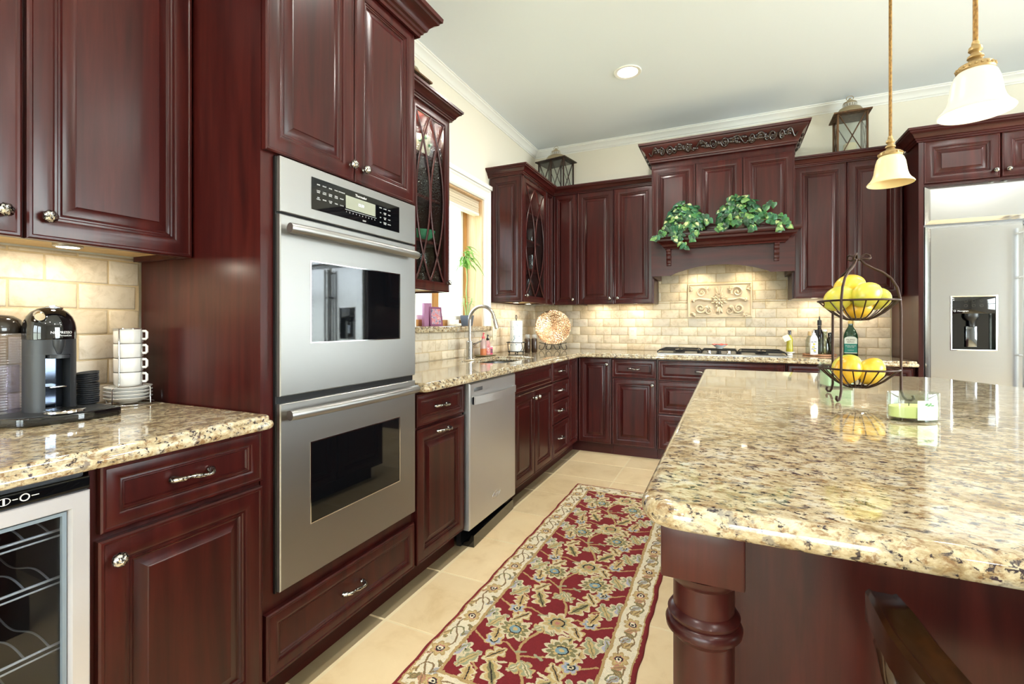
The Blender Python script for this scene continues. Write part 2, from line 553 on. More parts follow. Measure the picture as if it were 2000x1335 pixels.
# floor: pale stone tiles on a grout bed, with a greyer strip against the cabinets: stone colour plus painted toe-kick shade
FX = [-1.90, -1.24] + [-1.24 + .47 * k for k in range(1, 12)]
FY = [1.49 + .40 * k for k in range(-13, 9)]
rng = random.Random(3)
b = B(); tint = []
b.box(XW - T, XR + T, YF - T, YW + T, -.12, -.001); tint += [lin((246, 228, 190))] * 6
for i in range(len(FX) - 1):
    for j in range(len(FY) - 1):
        x0, x1, y0, y1 = FX[i], FX[i + 1], FY[j], FY[j + 1]
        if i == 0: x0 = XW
        y1 = min(y1, YW); x1 = min(x1, XR)
        if y0 >= y1 or x0 >= x1: continue
        g = .0048
        gl = .010 if i == 1 else g
        vs = [(x0 + gl, y0 + g, -.004), (x1 - g, y0 + g, -.004), (x1 - g, y1 - g, -.004), (x0 + gl, y1 - g, -.004),
              (x0 + gl + .001, y0 + g + .001, 0), (x1 - g - .001, y0 + g + .001, 0), (x1 - g - .001, y1 - g - .001, 0), (x0 + gl + .001, y1 - g - .001, 0)]
        b.add(vs, [(0, 1, 5, 4), (1, 2, 6, 5), (2, 3, 7, 6), (3, 0, 4, 7), (4, 5, 6, 7)])
        k = rng.uniform(.93, 1.05)
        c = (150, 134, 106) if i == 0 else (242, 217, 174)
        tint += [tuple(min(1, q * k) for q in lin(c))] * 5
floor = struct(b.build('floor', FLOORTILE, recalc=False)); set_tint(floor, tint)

# tumbled-stone backsplash
PZ = .0828; Z0 = .978 - PZ
GROUT = mat('sand_grout', (200, 178, 140), .8)


def tcol():
    k = rng.uniform(.90, 1.05); h = rng.random()
    c = (222, 209, 186) if h < .5 else (211, 201, 184) if h < .8 else (218, 201, 172)
    return tuple(min(1, q * k) for q in lin(c))


def splash(name, parent, regions, j0, place, bed):
    """regions: list of (u0, u1, z0, z1) that get tiled; j0 = one joint on even rows"""
    rows = []
    for (u0, u1, z0, z1) in regions:
        k = 0
        while Z0 + k * PZ < z1:
            a, c = Z0 + k * PZ, Z0 + (k + 1) * PZ
            if c > z0:
                o = j0 + (.081 if k % 2 else 0)
                s = o + math.floor((u0 - o) / .162) * .162; sp = []
                while s < u1:
                    sp.append((max(s, u0), min(s + .162, u1))); s += .162
                rows.append((max(a, z0), min(c, z1), sp))
            k += 1
    b, tint = tiles(rows, .0045, .010, tcol, place)
    o = b.build(name, TRAV, parent, smooth=60, recalc=False); set_tint(o, tint)
    g = B()
    for (u0, u1, z0, z1) in regions:
        p = place(u0, 0, z0); q = place(u1, .0065, z1)
        g.box(min(p[0], q[0]), max(p[0], q[0]), min(p[1], q[1]), max(p[1], q[1]), z0, z1)
    g.build('grout', GROUT, o)
    return o


CT = .9155
splash('backsplash', wall_left, [(-.2, .958, CT, 1.405), (1.705, 2.47, CT, 1.38), (2.47, 3.66, CT, 1.114), (3.64, YW - .012, CT, 1.372)],
       .30, lambda u, d, z: (XW + d, u, z), None)
splash('backsplash', wall_back, [(XW, 1.209, CT, 1.372), (-.607, -.34, 1.372, 1.72), (-.34, .206, 1.55, 1.72), (.206, .487, 1.372, 1.72)], -.66 + .081, lambda u, d, z: (u, YW - d, z), None)

# window over the sink
win = struct(B().box(XW - .21, XW - .15, WY0, WY0 + .05, WZ0, WZ1).box(XW - .21, XW - .15, WY1 - .05, WY1, WZ0, WZ1)
             .box(XW - .21, XW - .15, 3.02, 3.085, WZ0, WZ1).box(XW - .211, XW - .149, WY0, WY1, WZ0, WZ0 + .05)
             .box(XW - .211, XW - .149, WY0, WY1, WZ1 - .05, WZ1).build('window_1', OAK))
b = B()
for y0, y1 in ((WY0 + .05, 3.02), (3.085, WY1 - .05)):
    for q in (y0, y1 - .035): b.box(XW - .195, XW - .165, q, q + .035, WZ0 + .05, WZ1 - .05)
    for q in (WZ0 + .05, WZ1 - .085): b.box(XW - .196, XW - .164, y0, y1, q, q + .035)
b.build('sash', TRIMPAINT, win)
B().box(XW - .182, XW - .178, WY0, WY1, WZ0, WZ1).build('pane', GLASS, win)
B().box(XW - .15, XW, WY1 - .012, WY1 - .0005, WZ0, WZ1).box(XW - .15, XW, WY0 + .0005, WY0 + .012, WZ0, WZ1).box(XW - .15, XW, WY0 + .012, WY1 - .012, WZ1 - .012, WZ1 - .0005).build('jamb', PINE, win)
CAS = [(0, 0), (0, .016), (.012, .024), (.03, .018), (.075, .022), (.085, .030), (.098, .030), (.100, 0)]
b = B()   # casing: two legs and a head, profile in (across, out)
def casing_leg(y_in, sgn, z0, z1):
    n = len(CAS); vs = []
    for z, ex in ((z0, 0), (z1, 1)):
        for a, o in CAS: vs.append((XW + o, y_in + sgn * a, z + (a if ex else 0)))
    fs = [(k, (k + 1) % n, n + (k + 1) % n, n + k) for k in range(n)]
    b.add(vs, fs + [tuple(range(n)), tuple(range(n, 2 * n))])
casing_leg(WY1, 1, WZ0, WZ1); casing_leg(WY0, -1, WZ0, WZ1)
n = len(CAS); vs = []
for y, sgn in ((WY0, -1), (WY1, 1)):
    for a, o in CAS: vs.append((XW + o, y + sgn * a, WZ1 + a))
b.add(vs, [(k, (k + 1) % n, n + (k + 1) % n, n + k) for k in range(n)])
b.box(XW, XW + .04, WY0 - .12, WY1 + .12, WZ1 + .1, WZ1 + .135)
struct(b.build('trim_2', TRIMPAINT, smooth=30))
struct(B().prism([(XW - .15, WY0 + .001), (XW + .0125, WY0 + .001), (XW + .0125, WY0 - .10), (XW + .036, WY0 - .10), (XW + .036, WY1 + .10), (XW + .0125, WY1 + .10), (XW + .0125, WY1 - .001), (XW - .15, WY1 - .001)], WZ0 - .041, WZ0).build('trim_3', GRANITEY, bevel=.004))
sh = thing('window_shade', 'folded beige fabric shade drawn up at the top of the sink window', 'window shade', (XW - .05, WY0 + .015, WZ1 - .115))
b = B()
for k in range(5): b.box(-.022 + .002 * (k % 2), .022 - .002 * (k % 2), 0, WY1 - WY0 - .03, .002 + k * .02, .021 + k * .02)
b.build('shade_fabric', mat('shade_cloth', (214, 200, 176), .9), sh, bevel=.003)
B().box(-.026, .026, 0, WY1 - WY0 - .03, -.022, .001).build('bottom_rail', TRIMPAINT, sh, bevel=.004)

# ------------------------------------------------------------------ cabinet parts
RAISED = [(0, .021), (0, .005), (.004, .0015), (.009, .0015), (.012, .0038), (.022, .0022), (.036, .0006), (.047, .0016), (.053, .0042), (.054, .0075),
          (.059, .0065), (.062, .0095), (.066, .0090), (.069, .013), (.073, .0145), (.078, .0130), (.096, .0055), (.098, .0028)]
FLAT = [(0, .021), (0, .005), (.004, .0015), (.009, .0015), (.012, .0038), (.020, .0020), (.031, .0008), (.038, .0022), (.042, .0045), (.043, .0075),
        (.047, .0065), (.050, .0095), (.053, .0090), (.056, .013), (.0565, .0135)]


def scaled(prof, s): return [(q * s, d) for q, d in prof]


def panel(name, parent, x0, x1, z0, z1, prof=RAISED, y=0, s=None, m=None):
    w = min(x1 - x0, z1 - z0)
    if s is None: s = min(1, w / .30 if prof is RAISED else w / .17)
    return B().rects(x0, x1, z0, z1, scaled(prof, s), y).build(name, m or CHERRY, parent, smooth=28)


def knob(parent, x, z, y=0, r=.0155):
    b = B()
    b.lathe([(.0075, 0), (.0075, -.003), (.005, -.006), (.0055, -.014)], (x, y, z), 12, 'y')
    def rib(th, a): return 1 + .09 * math.sin(7 * a + 5 * th)
    b2 = B(); b2.ball((0, 0, 0), r, r, r * .82, 28, 12, rib)
    b2.v = [(x + p[0], y - .020 + p[2], z + p[1]) for p in b2.v]
    b.add(b2.v, b2.f)
    return b.build('knob', PEWTER, parent, smooth=60)


def pull(parent, x, z, y=0, w=.098):
    b = B(); N = 24; pts = []; rs = []
    for i in range(N + 1):
        t = i / N; u = abs(2 * t - 1)
        pts.append((x + (t - .5) * w, y - .028 + .022 * max(0, u - .72) / .28 * u, z + .0035 * math.sin(t * 2 * PI)))
        rs.append(.0045 + .0022 * math.cos(t * PI * 2) ** 2 * (1 - u) + .0040 * max(0, (u - .55) / .45) + .0007 * math.sin(t * 50))
    b.tube(pts, rs, 10)
    for q in (-1, 1):
        b.lathe([(.009, 0), (.0085, -.004), (.006, -.008), (.005, -.014)], (x + q * w * .48, y, z), 12, 'y')
    return b.build('handle', PEWTER, parent, smooth=60)


def door(parent, x0, x1, z0, z1, k=None, y=0, hw='knob'):
    d = panel('door', parent, x0, x1, z0, z1, RAISED, y)
    if k: (knob if hw == 'knob' else pull)(d, k[0], k[1], y)
    return d


def drawer(parent, x0, x1, z0, z1, y=0, handle=True, prof=FLAT):
    d = panel('drawer', parent, x0, x1, z0, z1, prof, y)
    if handle: pull(d, (x0 + x1) / 2, (z0 + z1) / 2, y + .011, min(.098, (x1 - x0) * .4))
    return d


def base_body(parent, w, depth=.56, z1=.873, toe=True, y0=.022):
    b = B().box(0, w, y0, depth, .1, z1)
    o = b.build('body', CHERRY, parent)
    if toe: B().box(0, w, .072, depth - .02, .0, .099).build('toe_kick', CHERRYX, parent)
    return o


def left_run(name, label, cat, y0, group=None): return thing(name, label, cat, (XL, y0, 0), PI / 2, group)
def back_run(name, label, cat, x0, group=None): return thing(name, label, cat, (x0, YB, 0), 0, group)


DL = XL - XW - .016      # depth of the left base run (door plane to the tiles)
DB = YW - YB - .016

# --- coffee nook base cabinet
c = left_run('base_cabinet', 'cherry base cabinet with a drawer over a door, between wine cooler and oven tower', 'cabinet', .546)
base_body(c, .411, DL)
drawer(c, .014, .409, .716, .866); door(c, .010, .409, .104, .700, (.040, .655))
# --- tower round the ovens
TW = 1.702 - .961
c = left_run('oven_tower', 'tall dark cherry cabinet tower that houses the double oven', 'cabinet', .961)
b = B()
b.box(0, .045, .022, DL, .1, 2.46); b.box(TW - .005, TW - .0005, .022, DL, .1, 2.46)
b.box(.045, TW - .005, .022, DL, .31, .352); b.box(.045, TW - .005, .022, DL, 1.698, 2.46); b.box(.045, TW - .005, .022, DL, .1, .31)
b.build('body', CHERRY, c)
B().box(0, TW, .072, DL - .02, 0, .099).build('toe_kick', CHERRYX, c)
drawer(c, .006, TW - .006, .107, .305)
door(c, .004, .368, 1.70, 2.455, (.358 - .012, 1.755)); door(c, .372, TW - .006, 1.70, 2.455, (.412, 1.755))
CROWN = [(.0, .0), (.012, .0), (.014, .012), (.022, .016), (.024, .026), (.034, .030), (.040, .046), (.056, .064), (.072, .072), (.074, .082), (.084, .086), (.086, .104), (.070, .104), (.0, .02)]


def crown(parent, path, z, side, s=1.0, name='crown_molding', m=None):
    return B().sweep([(a * s + (.0012 if a > 0 or q == 0 else 0), q * s) for a, q in CROWN], path, side, z0=z - .016).build(name, m or CHERRYX, parent, smooth=30)


crown(c, [(0, .235), (0, 0), (TW, 0), (TW, .262)], 2.455, 1, 1.0)
# --- pull-out cabinet between the tower and the dishwasher
c = left_run('pull_out_cabinet', 'narrow cherry base cabinet with two bar handles, between ovens and dishwasher', 'cabinet', 1.704)
base_body(c, .432, DL)
drawer(c, .010, .420, .716, .862)
d = panel('door', c, .012, .420, .104, .703); pull(d, .216, .672, 0)
# --- sink base
c = left_run('sink_cabinet', 'cherry sink base with a blank drawer front over two doors', 'cabinet', 2.740)
B().box(0, .018, .022, DL, .1, .873).box(.727, .745, .022, DL, .1, .873).box(.018, .727, .022, .040, .1, .873).box(.018, .727, DL - .018, DL, .1, .873).box(.018, .727, .040, DL - .018, .1, .118).build('body', CHERRY, c)
B().box(0, .745, .072, DL - .02, 0, .099).build('toe_kick', CHERRYX, c)
drawer(c, .004, .741, .717, .866, handle=False)
door(c, .004, .3705, .104, .703, (.338, .655)); door(c, .3745, .741, .104, .703, (.407, .655))
# --- stack of four drawers
c = left_run('drawer_cabinet', 'narrow cherry cabinet of four stacked drawers near the corner', 'cabinet', 3.488)
base_body(c, .423, DL)
for z0, z1 in ((.711, .838 + .028), (.553, .706), (.377, .548), (.101, .371)): drawer(c, .006, .417, z0, z1)
# --- corner base, two leaves
c = thing('corner_base_cabinet', 'cherry corner base cabinet with two door leaves meeting at the inside corner', 'cabinet')
b = B(); b.prism([(XW + .016, 3.913), (XL - .022, 3.913), (XL - .022, YB + .022), (-.937, YB + .022), (-.937, YW - .016), (XW + .016, YW - .016)], .1, .873)
b.build('body', CHERRY, c)
B().prism([(XW + .04, 3.913), (XL - .072, 3.913), (XL - .072, YB + .072), (-.937, YB + .072), (-.937, YW - .04), (XW + .04, YW - .04)], 0, .099).build('toe_kick', CHERRYX, c)
ML = Matrix.Translation((XL, 3.913, 0)) @ Matrix.Rotation(PI / 2, 4, 'Z')
bb = B(); bb.M = ML; bb.rects(.006, YB - 3.913 - .006, .104, .868, scaled(RAISED, .62)).build('door', CHERRY, c, smooth=28)
d = B(); d.M = Matrix.Translation((0, YB, 0)); d = d.rects(XL + .008, -.942, .104, .868, scaled(RAISED, .95)).build('door', CHERRY, c, smooth=28)
kb = knob(d, -.975, .815, YB)
# --- back run
c = back_run('base_cabinet', 'cherry base cabinet with one drawer over one door, first beside the corner cabinet', 'cabinet', -.935)
base_body(c, .383, DB); drawer(c, .004, .379, .703, .862); door(c, .004, .379, .104, .694, (.352, .648))
c = back_run('cooktop_cabinet', 'wide cherry cabinet of three drawers under the gas cooktop', 'cabinet', -.549)
base_body(c, .96, DB)
for z0, z1, pf in ((.694, .862, FLAT), (.408, .688, RAISED), (.104, .396, RAISED)):
    d = panel('drawer', c, .014, .955, z0, z1, pf); pull(d, .36, (z0 + z1) / 2, .012); pull(d, .66, (z0 + z1) / 2, .012)
c = back_run('base_cabinet', 'cherry base cabinet right of the cooktop, mostly hidden behind the island', 'cabinet', .414)
base_body(c, .79, DB); drawer(c, .010, .776, .694, .862); door(c, .010, .391, .104, .686, (.36, .64)); door(c, .395, .776, .104, .686, (.425, .64))


# --- wall cabinets
def wall_body(parent, x0, x1, depth, z0, z1, rim=.022):
    B().box(x0, x1, rim, depth, z0 + .022, z1).box(x0, x1, rim, rim + .018, z0 + .001, z0 + .022).box(x0, x0 + .018, rim + .018, depth, z0 + .001, z0 + .022) \
        .box(x1 - .018, x1, rim + .018, depth, z0 + .001, z0 + .022).build('body', CHERRY, parent)
    B().box(x0 + .018, x1 - .018, rim + .018, depth, z0 + .0185, z0 + .0215).build('bottom_panel', MAPLE, parent)


DU = XU - XW - .013
c = thing('upper_cabinet', 'cherry wall cabinet with two doors above the coffee machine', 'cabinet', (XU, .150, 0), PI / 2)
wall_body(c, 0, .806, DU, 1.392, 2.46)
door(c, .003, .398, 1.392, 2.455, (.398 - .036, 1.450)); door(c, .407, .803, 1.392, 2.455, (.407 + .036, 1.450))
crown(c, [(0, DU), (0, 0), (.806, 0)], 2.455, 1)


def tracery(b, x0, x1, z0, z1, y=.010, r=.0055):
    """two crossing pairs of bowed bars: a pointed oval touching both stiles and two side bows meeting in the middle"""
    cx = (x0 + x1) / 2; hw = (x1 - x0) / 2; N = 22
    def bow(xa, xm):
        return [(xa + (xm - xa) * math.sin(PI * i / N) ** .85, y, z0 + (z1 - z0) * i / N) for i in range(N + 1)]
    for xa, xm in ((cx, x1 - .003), (cx, x0 + .003), (x0, cx - .004), (x1, cx + .004)): b.tube(bow(xa, xm), r, 6, flat=1.2)
    return b


GD = [(0, .021), (0, .005), (.004, .0015), (.009, .0015), (.012, .0038), (.022, .0022), (.036, .0006), (.047, .0016), (.053, .0042), (.054, .0085), (.058, .0085), (.058, .021)]


def glass_door(parent, x0, x1, z0, z1, k):
    b = B(); vs = []; fs = []
    b.rects(x0, x1, z0, z1, GD, 0, False); b.f.pop()
    e = (len(GD) - 1) * 4
    b.f += [(k2, (k2 + 1) % 4, e + (k2 + 1) % 4, e + k2) for k2 in range(4)]
    d = b.build('door', CHERRY, parent, smooth=28)
    i = .057
    tracery(B(), x0 + i, x1 - i, z0 + i, z1 - i).build('tracery', CHERRY, d, smooth=60)
    B().box(x0 + i - .004, x1 - i + .004, .0145, .0175, z0 + i - .004, z1 - i + .004).build('pane', SEEDY, d)
    knob(d, k[0], k[1])
    return d


def open_body(parent, x0, x1, depth, z0, z1, shelves, left_panel=False):
    b = B().box(x0, x0 + .018, .022, depth, z0, z1).box(x1 - .018, x1, .022, depth, z0, z1).box(x0 + .018, x1 - .018, depth - .012, depth, z0, z1)
    b.box(x0 + .018, x1 - .018, .022, depth - .012, z1 - .018, z1)
    b.box(x0 + .018, x1 - .018, .022, depth - .012, z0 + .015, z0 + .033)
    b.build('body', CHERRY, parent)
    for z in shelves: B().box(x0 + .019, x1 - .019, .06, depth - .014, z, z + .018).build('shelf', CHERRYX, parent)
    B().box(x0 + .019, x1 - .019, .023, depth - .013, z0 + .011, z0 + .0145).build('bottom_panel', MAPLE, parent)


GZ0, GZ1 = 1.372, 2.445
c = thing('glass_cabinet', 'cherry wall cabinet with leaded glass doors, between oven tower and sink window', 'cabinet', (XU, 1.706, 0), PI / 2)
GW = 2.508 - 1.706
SHL = (1.66, 1.92, 2.17)
open_body(c, 0, GW, DU, GZ0, GZ1 + .01, SHL)
glass_door(c, .003, GW / 2 - .002, GZ0, GZ1, (GW / 2 - .035, 1.43)); glass_door(c, GW / 2 + .002, GW - .003, GZ0, GZ1, (GW - .034, 1.43))
crown(c, [(0, 0), (GW, 0), (GW, DU)], 2.452, 1, .72)
GC_L = (XU, 1.706)
c = thing('glass_cabinet', 'cherry wall cabinet with a leaded glass door, right of the sink window', 'cabinet', (XU, 3.662, 0), PI / 2)
GW2 = 4.242 - 3.662
open_body(c, 0, GW2, DU, GZ0 - .01, GZ1 + .01, SHL)
glass_door(c, .022, GW2 - .003, GZ0 - .008, GZ1, (.05, 1.42))
B().box(0, .021, 0, .022, GZ0 - .008, GZ1).build('stile', CHERRY, c)
sp = B(); sp.M = Matrix.Rotation(-PI / 2, 4, 'Z') @ Matrix.Identity(4)
# side panel faces the camera (towards -y in the room = local -x)
sp = B(); sp.M = Matrix.Translation((-.0205, 0, 0)) @ Matrix.Rotation(-PI / 2, 4, 'Z')
sp.rects(-DU, -.002, GZ0 - .006, GZ1, RAISED).build('side_panel', CHERRY, c, smooth=28)
c = thing('corner_upper_cabinet', 'narrow cherry corner wall cabinet with two slim doors in the back corner', 'cabinet')
B().prism([(XW + .002, 4.245), (XU - .022, 4.245), (XU - .022, YU + .022), (-1.332, YU + .022), (-1.332, YW - .014), (XW + .002, YW - .014)], 1.384, 2.455).build('body', CHERRY, c)
bb = B(); bb.M = Matrix.Translation((XU, 4.245, 0)) @ Matrix.Rotation(PI / 2, 4, 'Z')
bb.rects(.003, YU - 4.245 - .004, 1.362, GZ1, scaled(RAISED, .55)).build('door', CHERRY, c, smooth=28)
bb = B(); bb.M = Matrix.Translation((0, YU, 0)); d = bb.rects(XU + .006, -1.334, 1.362, GZ1, scaled(RAISED, .78)).build('door', CHERRY, c, smooth=28)
knob(d, -1.368, 1.412, YU)
c = thing('upper_cabinet', 'cherry wall cabinet with two doors, left of the range hood', 'cabinet', (-1.329, YU, 0))
wall_body(c, 0, .722, YW - YU - .014, 1.362, 2.455)
door(c, .002, .356, 1.362, GZ1, (.322, 1.415)); door(c, .360, .718, 1.362, GZ1, (.395, 1.415))
c = thing('cabinet_cornice', 'cherry crown molding running along the cabinet tops in the back corner', 'molding')
crown(c, [(XW + .002, 3.641), (XU, 3.641), (XU, YU), (-.61, YU)], 2.457, 1, .72, 'molding')
c = thing('upper_cabinet', 'cherry wall cabinet with two doors, right of the range hood', 'cabinet', (.482, YU, 0))
wall_body(c, 0, .718, YW - YU - .014, 1.382, 2.455)
door(c, .012, .366, 1.382, 2.443, (.332, 1.435)); door(c, .370, .716, 1.382, 2.443, (.405, 1.435))
crown(c, [(0, 0), (.718, 0)], 2.452, 1, .72)

# --- refrigerator surround
c = thing('refrigerator_cabinet', 'tall cherry surround with two small doors over the refrigerator', 'cabinet', (1.2105, 4.15, 0))
FD = YW - 4.15 - .013
b = B().box(0, .02, .022, FD, 0, 2.455).box(0, .028, -.005, .022, 0, 2.455).box(1.27, 1.29, 0, FD, 0, 2.455)
b.box(.028, 1.27, .022, FD, 2.128, 2.455); b.build('body', CHERRY, c)
door(c, .030, .428, 2.146, 2.44, (.40, 2.19)); door(c, .434, .848, 2.146, 2.44, (.464, 2.19)); door(c, .854, 1.262, 2.146, 2.44, (.886, 2.19))
crown(c, [(0, .205), (0, 0), (1.29, 0), (1.29, FD)], 2.45, 1, .86)

# ------------------------------------------------------------------ worktops
def worktop(name, label, outline, rr, holes=(), m=GRANITE, both=True):
    """two rolled layers make the ogee edge"""
    o = slab(name, [fillet(outline, rr)] + list(holes), .8755, .9005, .012, m)
    tag(o, label, 'countertop')
    t = slab('top_layer', [fillet(outline, rr)] + list(holes), .8955, .9155, .008, m, o, shrink=.012)
    return o


XE, YE = -1.188, 4.108
worktop('countertop', 'speckled granite countertop of the coffee nook', [(XW + .002, -.3), (XE, -.3), (XE, .9595), (XW + .002, .9595)], [0, 0, .035, 0], m=GRANITEY)
hole = fillet([(-1.70, 2.78), (-1.36, 2.78), (-1.36, 3.40), (-1.70, 3.40)], .09, 8)
worktop('countertop', 'L-shaped granite countertop around the sink corner and under the cooktop',
        [(XW + .002, 1.704), (XE, 1.704), (XE, YE), (1.2095, YE), (1.2095, YW - .002), (XW + .002, YW - .002)], [0, .03, .03, .02, 0, 0], [hole], m=GRANITEY)
ISL = fillet([(-.125, .713), (1.9, .713), (1.9, 1.85), (1.30, 2.32), (.93, 2.965), (-.125, 2.965)], [.07, .05, .2, .3, .12, .04], 8)
isl_top = slab('island_countertop', [ISL], .8755, .9155, .0195, GRANITE)
tag(isl_top, 'large polished granite island countertop in the foreground', 'countertop')

# sink and faucet
sk = thing('sink', 'stainless undermount sink set in the granite below the window', 'sink', (-1.53, 3.09, 0))
sp = fillet([(-.175, -.315), (.175, -.315), (.175, .315), (-.175, .315)], .09, 8)
b = B(); N = len(sp); lv = [(1.0, .8745), (1.0, .86), (.97, .72), (.9, .69), (.2, .685)]
vs = [(p[0] * q, p[1] * q, z) for q, z in lv for p in sp]
fs = [(i * N + k, i * N + (k + 1) % N, (i + 1) * N + (k + 1) % N, (i + 1) * N + k) for i in range(4) for k in range(N)] + [tuple(4 * N + k for k in range(N))]
b.add(vs, fs); b.build('basin', STEEL, sk, smooth=50)
B().lathe([(.045, .688), (.04, .692), (.03, .689), (0, .687)], n=20).build('drain', CHROME, sk, smooth=40)
fa = thing('faucet', 'tall brushed nickel gooseneck faucet behind the sink', 'faucet', (-1.765, 3.085, .9165))
B().lathe([(.0, 0), (.029, 0), (.029, .004), (.026, .006), (.026, .125), (.022, .130), (.014, .132), (0, .132)], n=24).build('base', NICKEL, fa, smooth=35)
pts = [(0, 0, .12), (0, 0, .20), (0, 0, .285)] + [(.105 - .105 * math.cos(PI * i / 14), 0, .285 + .105 * math.sin(PI * i / 14)) for i in range(1, 13)]
pts += [(.212, 0, .285), (.220, 0, .262)]
B().tube(pts, .0125, 14).build('spout', NICKEL, fa, smooth=60)
B().tube([(.209, 0, .292), (.213, 0, .283), (.226, 0, .232), (.228, 0, .222)], [.0135, .0155, .0155, .013], 14).build('spray_head', NICKEL, fa, smooth=60)
B().tube([(.0, .02, .095), (.0, .048, .098), (.012, .075, .108), (.03, .125, .127)], [.016, .015, .008, .006], 10).build('lever', NICKEL, fa, smooth=60)

# ------------------------------------------------------------------ double oven
ov = left_run('double_oven', 'stainless double wall oven with two black glass windows', 'oven', .961)
ox0, ox1 = 1.007 - .961, 1.690 - .961
B().box(ox0 + .004, ox1 - .004, .021, .50, .356, 1.69).box(ox0 - .004, ox1 + .003, .012, .0208, .352, 1.692).build('housing', BLACK, ov)
YO = -.006
cp = B().rects(ox0, ox1, 1.523, 1.692, [(0, .011), (0, YO + .002), (.002, YO)]).build('control_panel', STEEL, ov)
dsp = B().box(.164, .616, YO - .0015, YO - .0002, 1.555, 1.661).build('display_glass', BLACKGLASS, cp)
B().box(.315, .470, YO - .0019, YO - .0016, 1.592, 1.638).build('screen', mat('lcd', (150, 152, 138), .25), dsp)
text('lettering', 'Thermador', .013, FACE(.392, YO - .0018, 1.648), WHITEINK, dsp)
text('clock_digits', '12:30', .014, FACE(.392, YO - .0021, 1.616), emit('clock_blue', (.4, .75, 1), .8), dsp)
b = []
r2 = random.Random(5)
W_ = ['BAKE', 'ROAST', 'BROIL', 'WARM', 'DEHYDRATE', 'CONV\nBAKE', 'CONV\nROAST', 'CONV\nBROIL', 'SPEED\nCONV', 'PROOF', 'SELF\nCLEAN', 'PROBE', 'COOK\nTIME', 'TIMER', 'CLOCK']
for i, w in enumerate(W_):
    b.append((w, .192 + (i % 5) * .026, 1.641 - (i // 5) * .023, .0052))
for i in range(10): b.append((str((i + 1) % 10), .318 + i * .0165, 1.579, .007))
for i, w in enumerate(['UPPER', 'LOWER', 'LIGHT', 'OK', 'ENTER\nTEMP', 'MENU', 'SET', 'START\nTIME', 'LOCK', 'ON', 'CANCEL\nUPPER', 'CANCEL']):
    b.append((w, .500 + (i % 3) * .026, 1.633 - (i // 3) * .019, .0052))
b.append(('RESET', .41, 1.563, .007))
mm = bpy.data.meshes.new('button_legends'); bmx = bmesh.new()
for w, x, z, s in b:
    o = text('x', w, s, FACE(x, YO - .0017, z), WHITEINK, extrude=.0001); bmx.from_mesh(o.data); bpy.data.objects.remove(o)
bmx.to_mesh(mm); bmx.free(); mm.materials.append(WHITEINK)
o = bpy.data.objects.new('button_legends', mm); COL.objects.link(o); o.parent = dsp
B().box(.312, .476, YO - .0018, YO - .0016, 1.5865, 1.5875).build('rule_line', WHITEINK, dsp)


def oven_door(z0, z1, wz0, wz1, hz):
    b = B(); b.rects(ox0, ox1, z0, z1, [(0, .011), (0, YO + .003), (.003, YO)])
    b.f = [f for f in b.f if f != (8, 9, 10, 11)]
    wx0, wx1 = .163, .620
    e = len(b.v); b.v += [(wx0, YO, wz0), (wx1, YO, wz0), (wx1, YO, wz1), (wx0, YO, wz1), (wx0, YO + .003, wz0), (wx1, YO + .003, wz0), (wx1, YO + .003, wz1), (wx0, YO + .003, wz1)]
    for k in range(4):
        b.f += [(8 + k, 8 + (k + 1) % 4, e + (k + 1) % 4, e + k), (e + k, e + (k + 1) % 4, e + 4 + (k + 1) % 4, e + 4 + k)]
    d = b.build('oven_door', STEEL, ov)
    B().rects(wx0 - .003, wx1 + .003, wz0 - .003, wz1 + .003, [(0, YO + .0005), (0, YO - .0008), (.0035, YO - .0008), (.0035, YO + .0005)], back=False, cap=False).build('window_trim', CHROME, d)
    B().box(wx0, wx1, YO + .0012, YO + .004, wz0, wz1).build('window_glass', BLACKGLASS, d)
    xa, xb = ox0 + .006, ox1 - .034
    pts = [(xa, YO - .034, hz), (xa + .02, YO - .036, hz)] + [(xa + (xb - xa) * t / 8, YO - .036 - .010 * math.sin(PI * t / 8), hz) for t in range(1, 8)] + [(xb - .02, YO - .036, hz), (xb, YO - .034, hz)]
    h = B().tube(pts, [.0155] + [.0165] * (len(pts) - 2) + [.0155], 16)
    for x in (xa + .03, xb - .03): h.box(x - .012, x + .012, YO - .036, YO - .0005, hz - .008, hz + .008)
    h.build('handle', STEEL, d, smooth=50)


oven_door(.955, 1.515, 1.118, 1.382, 1.470)
oven_door(.358, .932, .526, .789, .900)

# ------------------------------------------------------------------ dishwasher
dw = left_run('dishwasher', 'stainless dishwasher with a bowed bar handle and open black kick plate', 'dishwasher', 2.140)
B().box(.004, .592, .020, DL - .02, .10, .868).build('housing', BLACK, dw)
d = B().rects(.006, .590, .088, .862, [(0, .0195), (0, -.012), (.006, -.018)]).build('door', STEELV, dw, smooth=30)
pts = [(.03 + .536 * t / 14, -.030 - .030 * math.sin(PI * t / 14), .770) for t in range(15)]
h = B(); n0 = len(pts); vs = []
for x, y, z in pts: vs += [(x, y, z - .022), (x, y, z + .022), (x, y + .012, z + .018), (x, y + .012, z - .018)]
fs = [(i * 4 + k, i * 4 + (k + 1) % 4, i * 4 + 4 + (k + 1) % 4, i * 4 + 4 + k) for i in range(n0 - 1) for k in range(4)] + [(0, 1, 2, 3), (4 * n0 - 4, 4 * n0 - 3, 4 * n0 - 2, 4 * n0 - 1)]
h.add(vs, fs); h.box(.03, .055, -.032, -.0185, .750, .790).box(.541, .566, -.032, -.0185, .750, .790)
h.build('handle', STEELV, d, smooth=50)
B().box(.052, .145, -.0195, -.0182, .815, .835).build('badge', mat('badge_grey', (120, 122, 126), .35, .6), d, bevel=.0005)
text('lettering', 'Whirlpool', .024, FACE(.32, -.0183, .185), CHROME, d)
